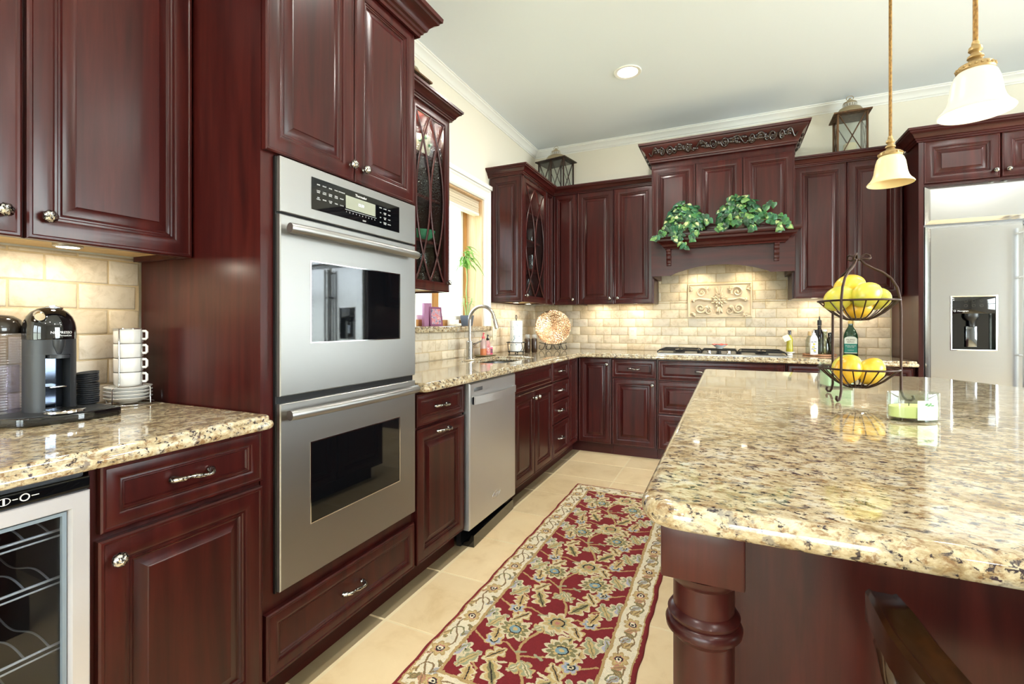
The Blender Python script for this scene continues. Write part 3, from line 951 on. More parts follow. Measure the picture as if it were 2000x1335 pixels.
B().tube([(.32 + .052 * math.cos(a), -.0186, .187 + .020 * math.sin(a) + .006 * math.cos(a)) for a in [i * .3 for i in range(2, 20)]], .0011, 6).build('emblem', CHROME, d)
B().box(.0, .592, .035, .06, .002, .098).build('kick_plate', BLACK, dw)
b = B(); b.M = Matrix.Translation((.02, -.035, .001)) @ Matrix.Rotation(.05, 4, 'Z')
b.prism([(0, 0), (.07, 0), (.072, .012), (.03, .03), (.015, .062), (0, .062)], .0, .56, 'x')
b.v = [(p[0], p[1], p[2]) for p in b.v]
b.build('loose_kick_trim', GLOSSBLACK, dw, smooth=40)

# ------------------------------------------------------------------ wine cooler
wc = left_run('wine_cooler', 'glass-fronted wine cooler with a silver frame under the coffee nook', 'wine cooler', -.06)
b = B().box(0, .016, .03, .58, .02, .862).box(.584, .600, .03, .58, .02, .862).box(.016, .584, .56, .58, .02, .862).box(.016, .584, .03, .56, .02, .04).box(.016, .584, .03, .56, .83, .862)
b.build('housing', mat('cooler_liner', (52, 52, 56), .4), wc)
pn = B().box(0, .601, .003, .0295, .826, .853).build('control_strip', BLACKGLASS, wc, bevel=.002)
b = B(); b.lathe([(.0075, .0025), (.0075, .0015), (.0055, .0015), (.0055, .0025)], (.497, 0, .8405), 20, 'y', closed=True)
b.box(.4795, .487, .0018, .0028, .8397, .8413).box(.507, .518, .0018, .0028, .8397, .8413)
b.lathe([(.0115, .0025), (.0115, .0018), (.010, .0018), (.010, .0025)], (.4675, 0, .8405), 20, 'y', squash=(.85, .62), closed=True)
b.box(.466, .469, .0016, .0028, .8345, .8465)
b.build('control_symbols', WHITEINK, pn)
D_ = B(); D_.rects(0, .600, .06, .823, [(0, .029), (0, .002), (.002, 0), (.030, 0), (.033, .006), (.036, .020), (.036, .029)], 0, False); D_.f.pop()
fr = D_.build('door', mat('silver_frame', (202, 200, 204), .3, .35), wc, smooth=25)
B().rects(.036, .564, .096, .787, [(0, .020), (0, .010), (.007, .010), (.007, .020)], 0, False, False).build('gasket', mat('ice_blue_trim', (128, 142, 154), .3), fr)
B().box(.036, .564, .0185, .021, .096, .787).build('pane', WINE_GLASS, fr)
for z in (.22, .36, .50, .64, .74):
    b = B().tube([(.03, .05, z), (.57, .05, z)], .003, 6).tube([(.03, .53, z), (.57, .53, z)], .003, 6)
    for k in range(14):
        x = .045 + k * .039; b.tube([(x, .05 + .48 * t / 30, z + .010 * math.sin(t * PI / 7.5)) for t in range(31)], .0019, 6)
    b.tube([(.03, .05, z - .012), (.57, .05, z - .012)], .0022, 6)
    b.build('rack', mat('rack_wire', (214, 216, 220), .3, .4), wc, smooth=60)

# ------------------------------------------------------------------ range hood
hx0 = -.597; HWd = 1.074
hd = thing('range_hood', 'carved cherry mantel range hood over the cooktop', 'range hood', (hx0, 4.2, 0))
HD = YW - 4.2 - .014
B().box(0, HWd, .022, HD, 1.93, 2.70).box(0, .02, .022, HD, 1.585, 1.93).box(HWd - .02, HWd, .022, HD, 1.585, 1.93).build('body', CHERRY, hd)
for x0, x1 in ((.006, .353), (.359, .707), (.713, HWd - .004)): panel('front_panel', hd, x0, x1, 1.895, 2.515)
vp = [(0, 1.585), (.160, 1.585)] + [(.160 + (.908 - .160) * i / 20, 1.588 + .075 * math.sin(PI * i / 20) ** .8) for i in range(1, 20)] + [(.908, 1.585), (HWd, 1.585), (HWd, 1.929), (0, 1.929)]
B().prism(vp, 0, .0215, 'y').build('valance', CHERRYX, hd)
SH = [(.0, 0), (.012, .002), (.016, .012), (.030, .020), (.036, .036), (.060, .052), (.082, .060), (.086, .076), (.104, .082), (.112, .100), (.112, .112), (0, .112)]
B().sweep(SH, [(.130, -.0005), (.130, -.03), (.995, -.03), (.995, -.0005)], 1, z0=1.805).box(.131, .994, -.0298, -.0005, 1.806, 1.9165).build('mantel_shelf', CHERRYX, hd, smooth=25)
for x in (.128, .930):
    pr = [(0, 1.804), (-.055, 1.804), (-.056, 1.79), (-.044, 1.782), (-.046, 1.765), (-.036, 1.75), (-.040, 1.728), (-.026, 1.71), (-.029, 1.692), (-.022, 1.684), (-.022, 1.668), (0, 1.668)]
    B().prism([(p[0], p[1]) for p in pr], x, x + .036, 'x').build('corbel', CHERRY, hd, bevel=.0015)
HC = [(0, 0), (.010, 0), (.012, .012), (.020, .016), (.022, .028), (.030, .040), (.050, .085), (.078, .115), (.082, .128), (.094, .132), (.098, .150), (.060, .150), (0, .05)]
cr = B().sweep(HC, [(0, HD), (0, 0), (HWd, 0), (HWd, HD)], 1, z0=2.562).build('crown_molding', CHERRYX, hd, smooth=30)
# carved acanthus scrolls riding on the cove
b = B()
def cove(s, t, lift=.002):   # s along the front, t 0..1 up the cove
    o = .030 + (.078 - .030) * t + .0; z = 2.602 + .075 * t
    return (s, -o - lift, z)
def scroll(x, sg, w=.10):
    pts = []; 
    for i in range(26):
        a = i / 25; r = .5 * (1 - .75 * a); ph = PI * .9 + a * 3.4 * PI
        pts.append(cove(x + sg * w * (.42 + r * math.cos(ph) * .62), .5 + r * math.sin(ph) * .95))
    b.tube(pts, [.0105 - .0045 * i / 25 for i in range(26)], 8)
    b.ball(cove(x + sg * w * .42, .5), .010, .008, .010, 10, 6)
    for k in range(4):
        p = cove(x + sg * w * (.9 + .16 * k), .45 + .22 * (k % 2), .0); b.ball(p, .024 - .002 * k, .010, .016, 12, 8)
    b.tube([cove(x + sg * w * (1.0 + 1.2 * i / 10), .5 + .38 * math.sin(i * .62)) for i in range(11)], [.0125 - .0006 * i for i in range(11)], 8)
for xc in (HWd / 2,):
    scroll(xc, 1); scroll(xc, -1); b.ball(cove(xc, .5), .022, .012, .020, 12, 8)
for xc in (.12, HWd - .12): scroll(xc, 1 if xc < .5 else -1, .09); scroll(xc, -1 if xc < .5 else 1, .06)
for xc in (.33, HWd - .33):
    scroll(xc, -1 if xc < .5 else 1, .07)
    for k in range(4): b.ball(cove(xc + (k - 1.5) * .045 + (.05 if xc < .5 else -.05), .5 + .2 * (-1) ** k), .026, .011, .014, 12, 8)
for side in (0, 1):
    for k in range(9):
        y = .02 + k * .055; t = .35 + .3 * (k % 2); o = .030 + .048 * t
        b.ball((-o if side == 0 else HWd + o, y, 2.602 + .075 * t), .007, .022, .014, 10, 6)
b.build('carving', mat('dark_glazed_cherry', (30, 10, 9), .18, Coat_Weight=.5), cr, smooth=60)
ln = B().box(.021, HWd - .021, .0225, HD - .001, 1.722, 1.74).build('hood_liner', STEEL, hd)
for x in (.34, .74):
    B().lathe([(0, 1.716), (.030, 1.716), (.032, 1.7215), (0, 1.7215)], (x, .33, 0), 20).build('hood_lamp', LAMPGLOW, ln)
    light('hood_spot', 'SPOT', (hx0 + x, 4.2 + .33, 1.71), 9, (1, .85, .58), .02, aim=(0, .45, -1), spot=1.9, blend=.9)

# ------------------------------------------------------------------ refrigerator
rf = thing('refrigerator', 'built-in stainless refrigerator with an ice and water dispenser in its left door', 'refrigerator', (1.242, 4.118, 0))
RW = 1.235
B().box(0, RW, .05, .60, .09, 2.122).build('housing', mat('fridge_grey', (150, 150, 152), .4, .8), rf)
B().box(.02, RW - .02, .09, .12, 0, .0895).build('kick_plate', BLACK, rf)
B().rects(0, RW, 1.858, 2.12, [(0, .049), (0, .022), (.022, .004), (.026, .002), (.026, 0)]).build('top_grille', STEELF, rf, smooth=20)
dx0, dx1, dz0, dz1 = .135, .363, 1.003, 1.360
b = B()
x0, x1, z0, z1 = .003, .497, .10, 1.846
for q in ((0, .049), (0, .020), (.020, .002), (.024, 0)):
    i = q[0]
    b.v += [(x0 + i, q[1], z0 + i), (x1 - i * .3, q[1], z0 + i), (x1 - i * .3, q[1], z1 - i), (x0 + i, q[1], z1 - i)]
for i in range(3):
    for k in range(4): b.f.append((i * 4 + k, i * 4 + (k + 1) % 4, i * 4 + 4 + (k + 1) % 4, i * 4 + 4 + k))
b.v += [(dx0, 0, dz0), (dx1, 0, dz0), (dx1, 0, dz1), (dx0, 0, dz1)]
for k in range(4): b.f.append((12 + k, 12 + (k + 1) % 4, 16 + (k + 1) % 4, 16 + k))
fd = b.build('left_door', STEELF, rf, smooth=20)
dp = B().rects(dx0, dx1, dz0, dz1, [(0, 0.0005), (-.006, -.003), (-.002, -.004), (.003, -.002), (.004, .004)], back=False)
dp.f.pop(); dp.build('dispenser_trim', CHROME, fd, smooth=30)
b = B(); b.rects(dx0 + .002, dx1 - .002, dz0 + .002, dz1 - .002, [(0, .003), (.004, .046)], back=False); dsn = b.build('dispenser_recess', GLOSSBLACK, fd)
B().box(dx0 + .004, dx1 - .004, .001, .045, 1.245, dz1 - .004).build('dispenser_panel', GLOSSBLACK, dsn, bevel=.002)
text('lettering', 'Monogram', .013, FACE(dx0 + .060, .0006, 1.262), WHITEINK, dsn)
b = B().lathe([(.006, .0008), (.006, .0002), (.0045, .0002), (.0045, .0008)], (dx0 + .018, 0, 1.263), 16, 'y', closed=True); b.build('emblem', WHITEINK, dsn)
b = B()
for k in range(6): b.lathe([(.009, .0008), (.009, .0002), (.008, .0002), (.008, .0008)], (dx0 + .075 + (k % 3) * .04, 0, 1.33 - .032 * (k // 3)), 18, 'y', closed=True)
b.build('button_rings', mat('dim_ring', (60, 58, 56), .3), dsn)
B().lathe([(.038, 1.245), (.040, 1.225), (.030, 1.205), (.016, 1.195), (.016, 1.16), (0, 1.16)], ((dx0 + dx1) / 2, .022, 0), 20, squash=(1, .5)).build('ice_chute', BLACK, dsn, smooth=40)
B().box((dx0 + dx1) / 2 - .028, (dx0 + dx1) / 2 + .028, .030, .036, 1.02, 1.16).build('water_paddle', mat('dark_chrome', (120, 124, 130), .1, 1), dsn, bevel=.002)
B().rects(.503, RW - .003, .10, 1.846, [(0, .049), (0, .020), (.020, .002), (.024, 0)]).build('right_door', STEELF, rf, smooth=20)
for x, nm in ((.478, 'left_handle'), (.528, 'right_handle')):
    b = B().tube([(x, -.062, .50), (x, -.062, 1.80)], .0125, 14)
    for z in (.52, .974, 1.478, 1.765): b.tube([(x, -.055, z), (x, 0, z)], .007, 8)
    b.build(nm, STEELV, rf, smooth=50)

# ------------------------------------------------------------------ island
il = thing('kitchen_island', 'dark cherry island base with a turned corner post', 'kitchen island')
B().box(-.06, 1.80, .985, 1.75, .1, .874).prism([(-.06, 1.7501), (1.80, 1.7501), (1.22, 2.30), (.90, 2.88), (-.06, 2.88)], .1, .874).build('body', CHERRY, il)
B().prism([(0, 1.06), (1.74, 1.06), (1.74, 1.75), (1.14, 2.25), (.85, 2.82), (0, 2.82)], 0, .099).build('toe_kick', CHERRYX, il)
MI = Matrix.Translation((-.06, 2.88, 0)) @ Matrix.Rotation(-PI / 2, 4, 'Z')     # left side of the island faces -x
for k in range(4):
    x0 = .02 + k * .465
    bb = B(); bb.M = MI; bb.v = []; bb.rects(x0, x0 + .455, .70, .86, FLAT, -.0215); d = bb.build('drawer', CHERRY, il, smooth=28)
    pb = pull(d, 0, 0); pb.matrix_local = MI @ Matrix.Translation((x0 + .2275, -.010, .78))
    bb = B(); bb.M = MI; bb.rects(x0, x0 + .455, .115, .69, RAISED, -.0215); bb.build('door', CHERRY, il, smooth=28)
# corner post: square block, then turned
PXc, PYc = -.0345, .8095
b = B().box(PXc - .0585, PXc + .0585, PYc - .0585, PYc + .0585, .792, .8745)
B().box(PXc - .0585, PXc + .0585, PYc - .0585, PYc + .0585, 0, .16).build('post_foot', CHERRY, il, bevel=.003)
post = b.build('post_block', CHERRY, il, bevel=.003)
prof = [(.0455, .16), (.050, .17), (.050, .185), (.040, .20), (.036, .24), (.042, .40), (.0455, .60), (.0455, .685), (.050, .690), (.0565, .697), (.0575, .705), (.054, .712), (.051, .714),
        (.053, .717), (.054, .722), (.050, .728), (.0455, .731), (.0455, .772), (.050, .776), (.055, .783), (.0575, .7915)]
B().lathe(prof, (PXc, PYc, 0), 48).build('turned_post', CHERRY, il, smooth=35)

# bar stool tucked under the overhang
st = thing('bar_stool', 'dark wooden armed bar stool tucked under the near edge of the island', 'bar stool', (.455, .62, 0))
b = B(); b.box(-.235, .235, -.21, .22, .585, .62); b.build('seat', DARKWOOD, st, bevel=.012)
B().box(-.20, .20, -.18, .19, .6205, .655).build('seat_cushion', mat('taupe_cushion', (150, 134, 116), .8), st, bevel=.014)
for sx in (-1, 1):
    for y0, y1 in ((.19, .21), (-.19, -.23)):
        B().tube([(sx * .205, y0, .584), (sx * .225, y1, .002)], [.021, .015], 10).build('leg', DARKWOOD, st, smooth=50)
    b = B(); pts = [(-.25, .235, .765), (-.252, .215, .781), (-.2515, .16, .787), (-.249, .10, .786), (-.238, .03, .784), (-.218, -.06, .784), (-.212, -.15, .79), (-.205, -.235, .80)]
    vs = []; n0 = len(pts)
    for i, (x, y, z) in enumerate(pts):
        w = .017 + .008 * math.sin(PI * i / (n0 - 1)); h = .030
        for dx, dz in ((-w, -h), (w, -h), (w, .009), (w * .78, .0145), (w * .55, .012), (-w * .55, .012), (-w * .78, .0145), (-w, .009)):
            vs.append((sx * -(x + dx), y, z + dz))
    fs = [(i * 8 + k, i * 8 + (k + 1) % 8, i * 8 + 8 + (k + 1) % 8, i * 8 + 8 + k) for i in range(n0 - 1) for k in range(8)] + [tuple(range(8)), tuple((n0 - 1) * 8 + k for k in range(8))]
    b.add(vs, fs); b.build('arm', DARKWOOD, st, smooth=35)
    B().tube([(sx * .222, .20, .615), (sx * .236, .225, .67), (sx * .248, .215, .72), (sx * .2495, .17, .760)], [.018, .016, .015, .016], 10).build('arm_post', DARKWOOD, st, smooth=50)
    B().tube([(sx * .20, -.215, .60), (sx * .20, -.235, .80), (sx * .195, -.27, 1.03)], [.02, .018, .014], 10).build('back_post', DARKWOOD, st, smooth=50)
B().tube([(-.195, -.268, 1.02), (0, -.30, 1.03), (.195, -.268, 1.02)], [.025, .03, .025], 10).build('top_rail', DARKWOOD, st, smooth=50)
for x in (-.1, 0, .1): B().tube([(x, -.22, .62), (x, -.25, .82), (x, -.285, 1.01)], .011, 8).build('spindle', DARKWOOD, st, smooth=50)
B().tube([(-.22, .205, .22), (.22, .205, .22)], .012, 8).tube([(-.22, -.21, .26), (.22, -.21, .26)], .012, 8).build('stretcher', DARKWOOD, st, smooth=50)

# ------------------------------------------------------------------ cooktop and what is on it
ck = thing('cooktop', 'stainless gas cooktop with black grates and a middle row of knobs', 'cooktop', (-.062, 4.44, .916))
B().rects(-.485, .485, -.24, .24, [(0, 0), (0, -.006), (.010, -.0125), (.03, -.010)]).build('top_plate', STEEL, ck)
ck.children[0].data.transform(Matrix.Rotation(-PI / 2, 4, 'X')); ck.children[0].data.flip_normals()
for cx in (-.32, .32):
    for cy in (-.10, .11):
        B().lathe([(.05, .011), (.048, .018), (.03, .020), (.03, .026), (0, .027)], (cx, cy, 0), 20).build('burner', BLACKIRON, ck, smooth=40)
    b = B()
    for q in (-1, 1):
        b.tube([(cx - .15, q * .20, .034), (cx + .15, q * .20, .034)], .006, 8); b.tube([(cx + q * .15, -.20, .034), (cx + q * .15, .20, .034)], .006, 8)
        for r in (-1, 1): b.tube([(cx + q * .15, r * .20, .034), (cx + q * .165, r * .21, .022), (cx + q * .168, r * .212, .012)], .005, 8)
    for cy in (-.10, .11):
        for a in range(4): b.tube([(cx + .15 * math.cos(a * PI / 2), cy + .09 * math.sin(a * PI / 2), .034), (cx + .03 * math.cos(a * PI / 2), cy + .03 * math.sin(a * PI / 2), .036)], .005, 6)
    b.build('grate', BLACKIRON, ck, smooth=50)
b = B()
for y in (-.07, .05, .20): b.tube([(-.13, y, .034), (.13, y, .034)], .005, 8)
for q in (-1, 1):
    b.tube([(q * .13, -.07, .034), (q * .13, .20, .034)], .005, 8)
    for y in (-.07, .20): b.tube([(q * .13, y, .034), (q * .135, y, .022), (q * .136, y, .012)], .005, 8)
b.build('grate', BLACKIRON, ck, smooth=50)
for k in range(5):
    B().lathe([(.021, .0105), (.021, .014), (.017, .017), (.0165, .034), (.012, .037), (0, .037)], (-.15 + k * .075, -.165, 0), 20).build('knob', CHROME if k % 2 else BLACKIRON, ck, smooth=40)
bo = thing('candy_dish', 'small white ruffled dish with red trim on the cooktop grate', 'dish', (-.06, 4.54, .957))
b = B(); b.lathe([(.024, 0), (.026, .006), (.034, .012), (.054, .028), (.060, .034), (.058, .036), (.050, .030), (.03, .016), (0, .012)], n=24); b.build('bowl', WHITECER, bo, smooth=50)
b = B(); b.tube([(.060 * math.cos(a) * (1 + .04 * math.sin(6 * a)), .060 * math.sin(a) * (1 + .04 * math.sin(6 * a)), .036 + .003 * math.sin(6 * a)) for a in [2 * PI * i / 48 for i in range(48)]], .0032, 6, True)
b.build('rim', mat('coral_red', (226, 84, 70), .3), bo, smooth=50)
b = B()
for k in range(5): b.ball((.018 * math.cos(k * 1.3), .018 * math.sin(k * 1.3), .030), .013, .013, .010, 10, 6)
b.build('candy', mat('coral_red', (226, 84, 70), .3), bo, smooth=50)

# carved relief plaque in the tiles
rp = thing('relief_plaque', 'rectangular cream stone plaque carved with a flower and leafy scrolls above the cooktop', 'plaque', (-.067, YW - .012, 1.392))
PLQ = mat('plaque_limestone', (212, 194, 166), .6)
B().rects(-.272, .272, -.157, .157, [(0, .0115), (0, -.010), (.003, -.014), (.010, -.014), (.014, -.006), (.018, -.002)]).build('slab', PLQ, rp, smooth=30)
b = B()
b.ball((0, -.006, 0), .014, .012, .014, 12, 8)
for k in range(8):
    a = k * PI / 4; b.tube([(.016 * math.cos(a), -.006, .016 * math.sin(a)), (.034 * math.cos(a), -.013, .034 * math.sin(a)), (.050 * math.cos(a), -.005, .050 * math.sin(a))], [.007, .010, .003], 8)
for k in range(8):
    a = k * PI / 4 + PI / 8; b.tube([(.03 * math.cos(a), -.004, .03 * math.sin(a)), (.058 * math.cos(a), -.009, .058 * math.sin(a)), (.074 * math.cos(a), -.003, .074 * math.sin(a))], [.006, .009, .002], 8)
for s in (1, -1):
    for dx in (-.018, 0, .018):
        b.tube([(dx * .4, -.005, s * .06), (dx * .9, -.010, s * .095), (dx * 1.6, -.004, s * (.128 - abs(dx) * .8))], [.008, .0125, .004], 8)
def spiral(cx, cz, r0, a0, turns, sg, n=30, w=.0075):
    return [(cx + r0 * (1 - .8 * i / n) * math.cos(a0 + sg * turns * 2 * PI * i / n), -.005 - .003 * math.sin(PI * i / n), cz + r0 * (1 - .8 * i / n) * math.sin(a0 + sg * turns * 2 * PI * i / n)) for i in range(n + 1)]
for sx in (1, -1):
    def mir(pts): return [(sx * p[0], p[1], p[2]) for p in pts]
    b.tube(mir(spiral(.150, .070, .052, PI * 1.1, 1.4, -1)), [.0105 - .0055 * i / 30 for i in range(31)], 8)
    b.tube(mir(spiral(.160, -.072, .048, PI * .85, 1.4, 1)), [.0105 - .0055 * i / 30 for i in range(31)], 8)
    b.tube(mir(spiral(.085, -.098, .034, PI * .6, 1.3, -1)), [.0085 - .0045 * i / 30 for i in range(31)], 8)
    b.tube(mir([(.07, -.005, .0), (.12, -.010, .004), (.17, -.006, .016), (.21, -.008, .002), (.236, -.004, -.006)]), [.008, .014, .007, .012, .005], 8)
    for ang, ln in ((.5, .03), (0, .034), (-.5, .03)):
        b.tube(mir([(.205, -.005, .0), (.205 + ln * .5 * math.cos(ang), -.010, ln * .5 * math.sin(ang)), (.205 + ln * math.cos(ang), -.003, ln * math.sin(ang))]), [.006, .012, .003], 8)
    for px, pz, a0 in ((.100, .085, 1.9), (.225, .100, .2), (.10, -.045, 4.6), (.205, -.115, 5.6)):
        for da in (-.7, 0, .7):
            b.tube(mir([(px, -.004, pz), (px + .02 * math.cos(a0 + da), -.010, pz + .02 * math.sin(a0 + da)), (px + .038 * math.cos(a0 + da), -.003, pz + .038 * math.sin(a0 + da))]), [.006, .011, .003], 8)
    b.ball((sx * .150, -.006, .070), .012, .008, .012, 10, 6); b.ball((sx * .160, -.006, -.072), .013, .008, .013, 10, 6)
b.v = [(q[0], q[1] * 1.7 - .001, q[2] * 1.04) for q in b.v]
b.build('carving', PLQ, rp, smooth=60)


# outlets
def outlet(name, label, M):
    o = thing(name, label, 'outlet'); o.matrix_world = M
    B().rects(-.036, .036, -.058, .058, [(0, 0), (0, -.004), (.003, -.0055)]).build('cover_plate', WHITEPLASTIC, o, smooth=30)
    for z in (-.021, .021):
        p = B().rects(-.0165, .0165, z - .014, z + .014, [(0, -.005), (0, -.0068), (.002, -.0072)]).build('socket', WHITEPLASTIC, o)
        B().box(-.0075, -.0055, -.0076, -.0070, z - .004, z + .006).box(.0055, .0075, -.0076, -.0070, z - .004, z + .006).build('slots', INK, p)
outlet('electrical_outlet', 'almond double outlet on the back wall tiles right of the copper plate', Matrix.Translation((-.85, YW - .0105, 1.082)))
outlet('electrical_outlet', 'almond outlet plate on the tiles behind the faucet and soap bottles', Matrix.Translation((XW + .0105, 3.735, 1.09)) @ Matrix.Rotation(PI / 2, 4, 'Z'))


# ------------------------------------------------------------------ lights that show
rc = tag(B().lathe([(.070, 0), (.098, 0), (.100, -.004), (.096, -.008), (.074, -.006)], (0, 0, 0), 40, closed=True).build('recessed_light', TRIMPAINT, smooth=40), 'round recessed ceiling light with a white trim ring, over the sink aisle', 'ceiling light')
rc.location = (CANS[0][0], CANS[0][1], CEIL - .0005)
B().lathe([(0, -.003), (.071, -.003), (.071, -.0015), (0, -.0015)], n=32).build('bulb', LAMPGLOW, rc)

SHADE = mat('alabaster_glass', (246, 226, 176), .35, Subsurface_Weight=.35, Subsurface_Radius=(.06, .05, .03))
SHADELIT = mat('alabaster_glass_lit', (196, 182, 152), .35)
_p = SHADELIT.node_tree.nodes['Principled BSDF']; _p.inputs['Emission Color'].default_value = (1, .93, .78, 1); _p.inputs['Emission Strength'].default_value = .42
BRASS = mat('antique_brass', (150, 112, 62), .4, .75)
GILT = mat('antique_gilt', (172, 144, 98), .42, .7)
t_ = NT(BRASS); t_.l(t_.ramp(t_.noise(t_.coords((60, 60, 25)), 3, 3), [(.35, (112, 80, 44)), (.65, (158, 122, 70))]), t_.p.inputs['Base Color'])


def pendant(x, y, zr, label, lit):
    o = thing('pendant_lamp', label, 'pendant lamp', (x, y, zr), 0, None)
    B().tube([(0, 0, .215), (0, 0, CEIL - zr - .02)], .0066, 12).build('rod', BRASS, o, smooth=60)
    B().lathe([(.055, CEIL - zr - .002), (.055, CEIL - zr - .012), (.03, CEIL - zr - .03), (.008, CEIL - zr - .04), (0, CEIL - zr - .04)], n=24).build('canopy', BRASS, o, smooth=40)
    B().lathe([(.0, .222), (.008, .222), (.010, .214), (.009, .210), (.016, .203), (.017, .193), (.011, .186), (.012, .182), (.019, .176), (.020, .170), (.013, .166), (.0, .166)], n=24).build('finial', GILT, o, smooth=40)
    b = B().lathe([(.013, .168), (.020, .158), (.040, .148), (.0435, .142), (.046, .132), (.044, .128), (.0, .128)], n=32)
    for k in range(20):
        a = 2 * PI * k / 20; b.ball((.044 * math.cos(a), .044 * math.sin(a), .139), .0045, .0045, .0045, 6, 4)
    b.build('collar', GILT, o, smooth=40)
    P = [(.040, .131), (.050, .118), (.0565, .098), (.060, .075), (.0635, .050), (.069, .032), (.0775, .018), (.087, .008), (.090, .003), (.0885, 0), (.084, .004), (.074, .014), (.066, .028), (.060, .050), (.0565, .075), (.053, .098), (.046, .116), (.036, .127)]
    B().lathe(P, n=48).build('glass_shade', SHADELIT if lit else SHADE, o, smooth=60)
    B().ball((0, 0, .07), .022, .022, .028, 14, 10).build('bulb', LAMPGLOW if lit else mat('frosted_bulb', (245, 240, 228), .5), o, smooth=60)
    if lit: light('pendant_light', 'POINT', (x, y, zr + .03), 2.5, (1, .88, .68), .03)
pendant(.691, 2.72, 1.828, 'unlit cream bell-shaped glass pendant lamp in front of the cherry wall cabinet', False)
pendant(.697, 1.913, 1.828, 'brightly lit white bell-shaped glass pendant lamp in front of the refrigerator cabinet', True)


def puck(x, y, z, label, e=2.2, parent=None):
    o = tag(B().lathe([(.034, 0), (.034, -.008), (.030, -.011), (.026, -.011), (.026, -.008)], (0, 0, 0), 24).build('puck_light', NICKEL, smooth=40), label, 'light', 'puck lights under the wall cabinets')
    o.location = (x, y, z)
    B().lathe([(0, -.0095), (.0255, -.0095), (.0255, -.008), (0, -.008)], n=20).build('lens', LAMPGLOW, o)
    light('puck', 'AREA', (x, y, z - .0125), e * .42, (1, .89, .72), .045, None, (0, 0, -1))
puck(-1.735, .70, 1.392 + .018, 'round puck light under the wall cabinet above the coffee machine', 2.0)
puck(-1.735, .25, 1.392 + .018, 'round puck light under the coffee nook cabinet near its outer end', 1.6)
puck(-1.72, 3.84, 1.3725, 'round puck light under the leaded glass cabinet above the paper towels', 2.2)
puck(-1.72, 4.12, 1.3725, 'round puck light under the leaded glass cabinet above the copper plate', 2.2)
puck(-1.15, 4.60, 1.362 + .018, 'round puck light under the wall cabinet right of the copper plate', 2.0)
puck(-.80, 4.60, 1.362 + .018, 'round puck light under the wall cabinet above the outlet', 1.8)
puck(.66, 4.60, 1.382 + .018, 'round puck light under the wall cabinet above the vinegar bottles', 2.0)
puck(1.0, 4.60, 1.382 + .018, 'round puck light under the wall cabinet above the green oil bottle', 2.0)
light('cabinet_lamp', 'POINT', (XU - .12, 2.3, 2.40), 8, (1, .9, .7), .03)
light('cabinet_lamp', 'POINT', (XU - .12, 3.95, 2.40), 3, (1, .9, .7), .03)


